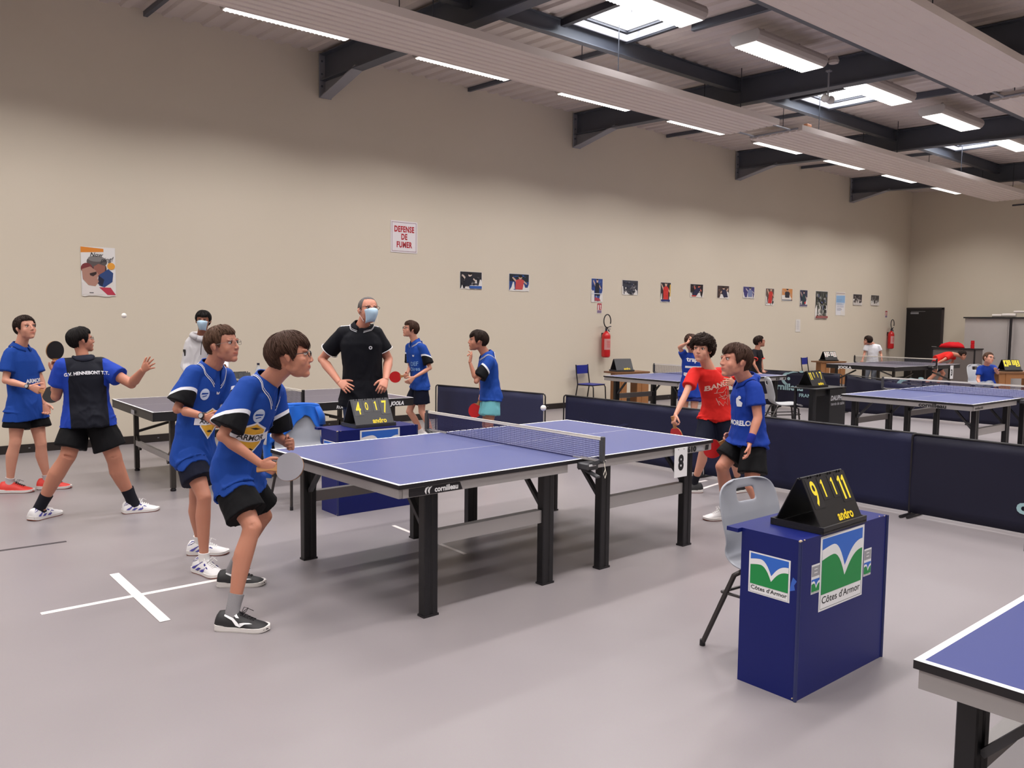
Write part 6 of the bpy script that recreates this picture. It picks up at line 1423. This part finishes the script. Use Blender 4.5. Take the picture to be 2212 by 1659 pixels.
# boy serving, seen from behind
M_TEAM = attr_mat('dark_back_shirt_blue_sides', (28,60,160), (28,60,160), (19,21,32), w=.0005)
def back_field(c, J, kk, fw, up, sh):
    P, N = J['pel'], J['nb']; q = (c-P).dot(up)/(N-P).length; side = (c-P).dot(sh); ex = -1
    for S, E in ((J['sR'],J['eR']),(J['sL'],J['eL'])):
        d = (E-S).normalized()
        a_ = (c-S).dot(d)
        if ((c-S)-d*a_).length < .13*kk and abs(side) > .13*kk: ex = max(ex, a_-.015*kk)
    return max(ex, abs(side)-(.152+.03*max(0,q-.6))*kk) if q < 1.2 else -.05
sv = person('server', 'boy seen from behind tossing the ball, arms spread, dark shirt with club lettering', 'tan', 'black', M_TEAM, M_SHORTB, vb=.0065, vc=.007, slim=1.12, look='wire',
  hairk=dict(front=.22,side=-.10,back=-.40,thick=.075,amp=.018,locks=320,seed=8), sock=mat('dark_sock',(30,30,38),.9), sockh=.13, sleeve=.62, sleeve_w=1.06, hem=.24, short_len=.80,
  hands=dict(R=dict(curl=.12,spread=.30,thumb=V((-.3,.5,.8)),tcurl=.1), L=dict(curl=1.0,thumb=V((-.7,-.3,.0)))), shoes=dict(mu=M_SHOEW, trim=M_NAVYS), field=back_field, collar=(mat('dark_collar',(30,32,46),.8), None), wr=.008, waist=1.08)
n_ = -sv['fw']; ux = sv['up'].cross(n_).normalized()
vs, fs = T2('G.V. HENNEBONT T.T.', .036, bold=.0012, sx=.86)
decal(sv['bvh'], 'back_lettering', [([(x, y-.16*x*x*3) for x, y in vs], fs, 0)], sv['spine'](.80)+n_*.12, ux, sv['up'], [M_WPIPE], sv['t'], sv['base'])
# boy in red shoes
rs = person('redshoes', 'boy in blue shirt and red shoes at the left edge, looking right', 'fair', 'dark', M_BLUEC, M_SHORTB, vb=.007, vc=.0075, slim=.86,
  hairk=dict(front=.25,side=-.02,back=-.26,thick=.06,amp=.02,locks=260,seed=9), sock=mat('pale_sock',(190,186,188),.9), sockh=.05, sleeve=.68, sleeve_w=1.12, hem=.27, short_len=.58,
  hands=dict(R=dict(curl=1.0,thumb=Z), L=dict(curl=.6,thumb=V((.5,-.2,.2)))), shoes=dict(mu=M_SHOER, lace=M_LACEB), collar=(M_BLUEC, None), wr=.006)
watch(rs, 'R')
ux, n_ = cu(rs, .1); decal(rs['bvh'], 'chest_lettering', [(*T2('ARMOR',.05,0,0,bold=.002),0)], rs['spine'](.42)+n_*.1+ux*.02, ux, rs['up'], [M_WPIPE], rs['t'], rs['base'])
# masked boy in white hoodie
M_HOOD = mat('white_hoodie_cloth',(206,204,208),.85,bump=.3,bscale=200)
ho = person('hoodie', 'boy in white hooded sweatshirt and face mask behind the folding table', 'brown', 'black', M_HOOD, mat('dark_trousers',(40,40,50),.8), vb=.009, vc=.010, slim=.9, look='mask', long=True, trousers=True,
  hairk=dict(front=.20,side=-.02,back=-.26,thick=.06,amp=.02,locks=160,seed=11,fringe=.05), hem=.20, hands=dict(R=dict(curl=.8,thumb=Z), L=dict(curl=.7,thumb=Z)), shoes=dict(mu=M_SHOEB,ms=M_SOLEW,mo=M_SOLEW), wr=.012)
b = MB(); hN = ho['N']
b.tube([hN+V(p) for p in ((-.09,-.10,-.005),(-.12,-.02,.02),(-.08,.07,.03),(.0,.10,.03),(.08,.07,.03),(.12,-.02,.02),(.09,-.10,-.005),(0,-.125,-.04),(-.09,-.10,-.005))], .032, 10); b.v = [tuple(V(p)-ho['base']) for p in b.v]; b.obj('hood', M_HOOD, ho['t'], smooth=True)
b = MB()
for s in (-1,1): b.tube([hN+V((s*.03-.02,-.14,-.05)), hN+V((s*.035-.03,-.155,-.12)), hN+V((s*.04-.03,-.15,-.20))], .004, 6)
b.v = [tuple(V(p)-ho['base']) for p in b.v]; b.obj('hood_cord', M_EDGE, ho['t'])
q = ho['J']['sR'].lerp(ho['J']['eR'],.45); b = MB(); b.box((0,0,0),(.012,.05,.075)); b.v = [tuple(V(p)+q+V((-.062,-.02,0))-ho['base']) for p in b.v]; b.obj('sleeve_patch', M_EDGE, ho['t'])
# the standing man
M_DKPOLO = mat('dark_polo_cloth',(13,14,22),.8,bump=.25,bscale=350); M_JEANS = mat('blue_grey_jeans',(56,66,92),.85,bump=.35,bscale=300,var=.15)
ma = person('coach', 'man in black polo and jeans with pale blue mask, hands on his hips', 'ruddy', 'grey', M_DKPOLO, M_JEANS, vb=.007, vc=.008, slim=1.02, look='maskglasses', trousers=True,
  hairk=dict(front=.36,side=.0,back=-.26,thick=.012,amp=.006,locks=0,seed=13), sleeve=.66, sleeve_w=1.0, hem=.20, hands=dict(R=dict(curl=.25,spread=.16,thumb=V((0,.6,.4)),tcurl=.2), L=dict(curl=.5,spread=.1,thumb=V((0,.5,.6)))),
  shoes=dict(mu=M_SHOEB), collar=(M_DKPOLO, M_WPIPE), wr=.007, waist=1.06)
ux, n_ = cu(ma, 0); decal(ma['bvh'], 'chest_badge', [(*P2(circ(0,0,.016,n=16)),0),(*P2(circ(0,0,.008,n=12)),1)], ma['spine'](.72)+n_*.12+ux*.085, ux, ma['up'], [M_WPIPE, M_DKPOLO], ma['t'], ma['base'])
def arm_cuff(p, s, e, sl, m, nm='cuff_line', r=.0045):
    S, E = p['J']['s'+s], p['J']['e'+s]; d = E-S; c = S+d*e; dn = d.normalized(); x = dn.cross(p['fw']).normalized(); y = x.cross(dn); K = sl
    b = MB(); pts = ring(c, x*K*1.0, y*K*1.04, 2.1, 24); b.tube([tuple(q-p['base']) for q in pts+[pts[0]]], r, 6); b.obj(nm, m, p['t'])
for s in 'RL': arm_cuff(ma, s, .655, (.073*1.05*1.02+.004)*1.05, M_WPIPE, r=.0035)
N_ = ma['N']
for s, c_ in ((0,M_WPIPE),(1,mat('red_stripe',(190,60,60),.7))):
    for S in (ma['J']['sR'], ma['J']['sL']):
        off = (-.012 if s else .022)*ma['fw']*1.0
        it = []
        a = N_.lerp(S,.45)+off; c = N_.lerp(S,1.05)+off; u_ = (c-a).normalized(); L = (c-a).length
        decal(ma['bvh'], 'shoulder_stripe', [(*P2(rect(0,-.007,L,.007)),0)], a, u_, u_.cross(Z) * -1, [c_], ma['t'], ma['base'])
b = MB()
# far players
fs_ = dict(front=.22,side=-.08,back=-.34,thick=.075,amp=.02,locks=140)
rt = person('returner', 'boy with glasses and red paddle beyond the end of the black folding table', 'fair', 'mid', M_POLO, M_SHORTN, vb=.008, vc=.009, slim=.78, look='glasses', hairk=dict(fs_,seed=15,side=-.16,fringe=.04), sleeve=.80, sleeve_w=1.08, flare=1.15, hem=.08, short_len=.68,
  hands=dict(R=dict(curl=1.0,thumb=Z), L=dict(curl=.6,thumb=Z)), shoes=dict(mu=M_SHOEW), sock=M_LACE, sockh=.06, collar=(M_BLUEC, M_WPIPE), field=sleeve_field(tilt=.6,at=.38), wr=.008)
ux, n_ = cu(rt, -.55); decal(rt['bvh'], 'chest_lettering', [(*T2('DEF',.075,0,.04,bold=.001),0),(*T2('Dires',.07,0,-.03,bold=.001),0)], rt['spine'](.45)+n_*.1, ux, rt['up'], [mat('thin_pale_print',(120,160,210),.6)], rt['t'], rt['base']); wing_logo(rt, rt['spine'](.72)+n_*.1, ux, rt['up'], .016)
tq = person('turquoise', 'boy in blue polo and turquoise shorts with his hand at his mouth', 'tan', 'dark', M_POLO, M_TURQ, vb=.0075, vc=.0085, slim=.82, hairk=dict(fs_,seed=17,fringe=.12), sleeve=.80, sleeve_w=1.08, flare=1.15, hem=.13, short_len=.66,
  hands=dict(R=dict(curl=1.1,thumb=Z), L=dict(curl=[.15,.5,1.2,1.3],thumb=V((.3,.2,.3)))), shoes=dict(mu=M_SHOEW), sock=M_LACE, sockh=.06, collar=(M_BLUEC, M_WPIPE), field=sleeve_field(tilt=.6,at=.34), wr=.008)
au = person('armsup', 'boy in blue shirt seen from behind with both hands on his head', 'fair', 'mid', M_BLUET, mat('navy_skirt_cloth',(34,44,110),.8), vb=.010, vc=.011, slim=.84, hairk=dict(fs_,seed=19,curls=.5), sleeve=.6, hem=.26, short_len=.55, hands=dict(R=dict(curl=.8),L=dict(curl=.8)), shoes=dict(mu=M_SHOEW), wr=.007)
n_ = -au['fw']; ux = au['up'].cross(n_).normalized()
decal(au['bvh'], 'back_lettering', [(*T2('trapil',.085,-.02,.10,bold=.003),0),(*P2(rect(-.12,-.015,.12,.012)),0),(*P2([(-.13,-.08),(.13,-.08),(.10,-.14),(-.07,-.15),(-.12,-.12)]),0)], au['spine'](.62)+n_*.1, ux, au['up'], [M_WPIPE], au['t'], au['base'])
M_REDT = mat('red_tee_cloth',(206,38,34),.78,bump=.25,bscale=350)
rd = person('red', 'curly haired boy in red BANCO shirt swinging his paddle at the far table end', 'fair', 'dark', M_REDT, M_SHORTN, vb=.0065, vc=.007, slim=.84, hairk=dict(front=.20,side=-.02,back=-.24,thick=.15,amp=.045,curls=1.0,locks=420,seed=21,fringe=.06), sleeve=.58, sleeve_w=1.06, hem=.05, short_len=.80,
  hands=dict(R=dict(curl=1.1,thumb=V((.2,-.2,.6))), L=dict(curl=.5,spread=.14,thumb=Z)), shoes=dict(mu=M_SHOEB,ms=M_SOLEW,mo=M_GUM), sock=mat('dark_sock',(30,30,38)), sockh=.10, wr=.009)
ux, n_ = cu(rd, .0)
decal(rd['bvh'], 'chest_lettering', [([(x, y-.9*(x*x)) for x, y in T2('BANCO',.068,0,.0,bold=.0018,sx=1.05)[0]], T2('BANCO',.068,0,.0,bold=.0018,sx=1.05)[1],0)], rd['spine'](.70)+n_*.12, ux, rd['up'], [mat('cream_print',(226,190,176),.7)], rd['t'], rd['base'])
it = []
for pts, w__ in (([(-.05,.03),(-.04,.06),(0,.075),(.05,.07),(.065,.02),(.05,-.03),(.01,-.05),(-.02,-.03)],.006),([(-.07,.03),(.0,.02),(.05,.05)],.005),([(-.04,-.02),(.02,-.01),(.06,-.04),(.09,-.01)],.005),([(-.05,-.05),(-.03,-.10),(0,-.07),(.02,-.11),(.04,-.06),(.07,-.02),(.11,.03)],.005),([(-.06,-.02),(-.055,-.09)],.005),([(-.03,.01),(.0,-.04),(.03,.02)],.005)):
    L_, R_ = strip(pts, w__); n = len(L_); it.append((L_+R_, [(i+1,i,n+i,n+i+1) for i in range(n-1)], 0))
decal(rd['bvh'], 'chest_drawing', it, rd['spine'](.48)+n_*.12, ux, rd['up'], [mat('pale_line_print',(200,150,140),.7)], rd['t'], rd['base'])
db = person('doubles', 'boy in blue polo with blue wristband standing beside the boy in red', 'ruddy', 'mid', M_BLUET, M_SHORTB, vb=.006, vc=.0065, slim=.98, hairk=dict(front=.24,side=-.04,back=-.28,thick=.075,amp=.03,locks=360,seed=23,fringe=.08), sleeve=.60, sleeve_w=1.06, hem=.09, short_len=.72,
  hands=dict(R=dict(curl=1.1,thumb=Z), L=dict(curl=.45,thumb=V((-.6,-.4,0)))), shoes=dict(mu=M_SHOEW), sock=M_LACE, sockh=.05, collar=(M_BLUET, None), wr=.007, waist=1.05)
ux, n_ = cu(db, -.75); decal(db['bvh'], 'chest_print', [(*T2('MORELOU',.052,0,-.16,bold=.002),0),(*P2([(-.03,.03),(-.01,.045),(.0,.02),(.03,.0),(.02,-.03),(-.025,-.03),(-.035,.0)]),0),(*P2(circ(.005,.04,.014,n=12)),0)], db['spine'](.66)+n_*.12, ux, db['up'], [M_WPIPE], db['t'], db['base'])
W_, E_ = db['J']['wL'], db['J']['eL']; d_ = (W_-E_).normalized(); x_, y_, _ = frame(d_); b = MB(); b.loft([[tuple(W_-d_*o+(x_*math.cos(a)+y_*math.sin(a))*r-db['base']) for a in [2*PI*i/20 for i in range(20)]] for o, r in ((.075,.027),(.070,.031),(.008,.029),(.003,.025))]); b.obj('wristband', mat('blue_wristband',(30,44,140),.85,bump=.4,bscale=200), db['t'], smooth=40)
bk = person('black', 'boy in black shirt with red cuffs and red glasses in the background', 'tan', 'dark', mat('black_jersey',(26,22,28),.8), M_SHORTB, vb=.010, vc=.012, slim=.82, look='redglasses', hairk=dict(fs_,seed=25), sleeve=.62, hem=.22, hands=dict(R=dict(curl=.4),L=dict(curl=.4)), shoes=dict(mu=M_SHOEB), wr=.006)
for s in 'RL': arm_cuff(bk, s, .60, .062, mat('red_cuff',(220,60,50),.7), r=.012)
wh = person('white', 'boy in white T-shirt and grey trousers behind the farthest table', 'fair', 'dark', mat('white_tee_cloth',(222,222,228),.8), mat('grey_trousers',(122,126,136),.85), vb=.010, vc=.012, slim=.86, trousers=True, hairk=dict(fs_,seed=27), sleeve=.55, hem=.16, hands=dict(R=dict(curl=.4),L=dict(curl=.4)), shoes=dict(mu=M_SHOEB), wr=.008)
bd = person('bending', 'boy in red shirt bending forward beside the farthest table', 'tan', 'dark', M_REDT, M_SHORTN, vb=.010, vc=.012, slim=.86, hairk=dict(fs_,seed=29), sleeve=.55, hem=.06, hands=dict(R=dict(curl=.4),L=dict(curl=.4)), shoes=dict(mu=M_SHOEB), wr=.006)
um = person('umpire', 'boy in blue shirt with glasses sitting beside the wooden desk at the right', 'fair', 'brown', M_BLUET, mat('grey_trousers',(122,126,136),.85), vb=.010, vc=.011, slim=.9, look='glasses', trousers=True, hairk=dict(front=.28,side=.0,back=-.24,thick=.05,amp=.03,locks=120,seed=31), sleeve=.6, hem=.14, hands=dict(R=dict(curl=.4),L=dict(curl=.4)), shoes=dict(mu=M_SHOEB), wr=.006)

# paddles in their hands
def grip(p, s, hdir, face, label, **kw):
    W_, T_ = p['J']['w'+s], p['J']['h'+s]; c = W_.lerp(W_+(T_-W_).normalized(), .075*p['k']); return paddle(c+V(kw.pop('off',(0,0,0))), hdir, face, label, **kw)
RR = V((.766,-.642,0)); FF = V((.643,.766,0))
grip(f, 'R', RR*.85+V((0,0,.10))-FF*.1, -FF+V((0,0,.35)), 'grey looking paddle held low by the crouching boy in front of the table corner', front=M_RUBG, off=(-.024,.020,-.004))
grip(sv, 'L', V((0,0,1))+RR*.05, RR*.85-FF*.45, 'black paddle held upright beside the head of the boy seen from behind', front=M_RUBB)
grip(rs, 'R', RR*.7+V((0,0,-.25)), -FF+V((0,0,.3)), 'dark paddle held by the boy in red shoes', front=M_RUBB, back=M_RUBR)
grip(rt, 'R', -RR*1.0+V((0,0,-.12)), -FF, 'red paddle held by the boy beyond the folding table')
grip(tq, 'R', -RR*.35+V((0,0,-.8)), -FF*1.0-RR*.4, 'red paddle hanging behind the hip of the boy in turquoise shorts')
grip(rd, 'R', V((0,0,-1))+RR*.25, -FF*.45-RR*.8, 'red paddle swung low by the boy in the red shirt')
grip(db, 'R', -RR*.75+V((0,0,-.55)), -FF-RR*.1, 'red paddle held in front of the boy with the blue wristband')
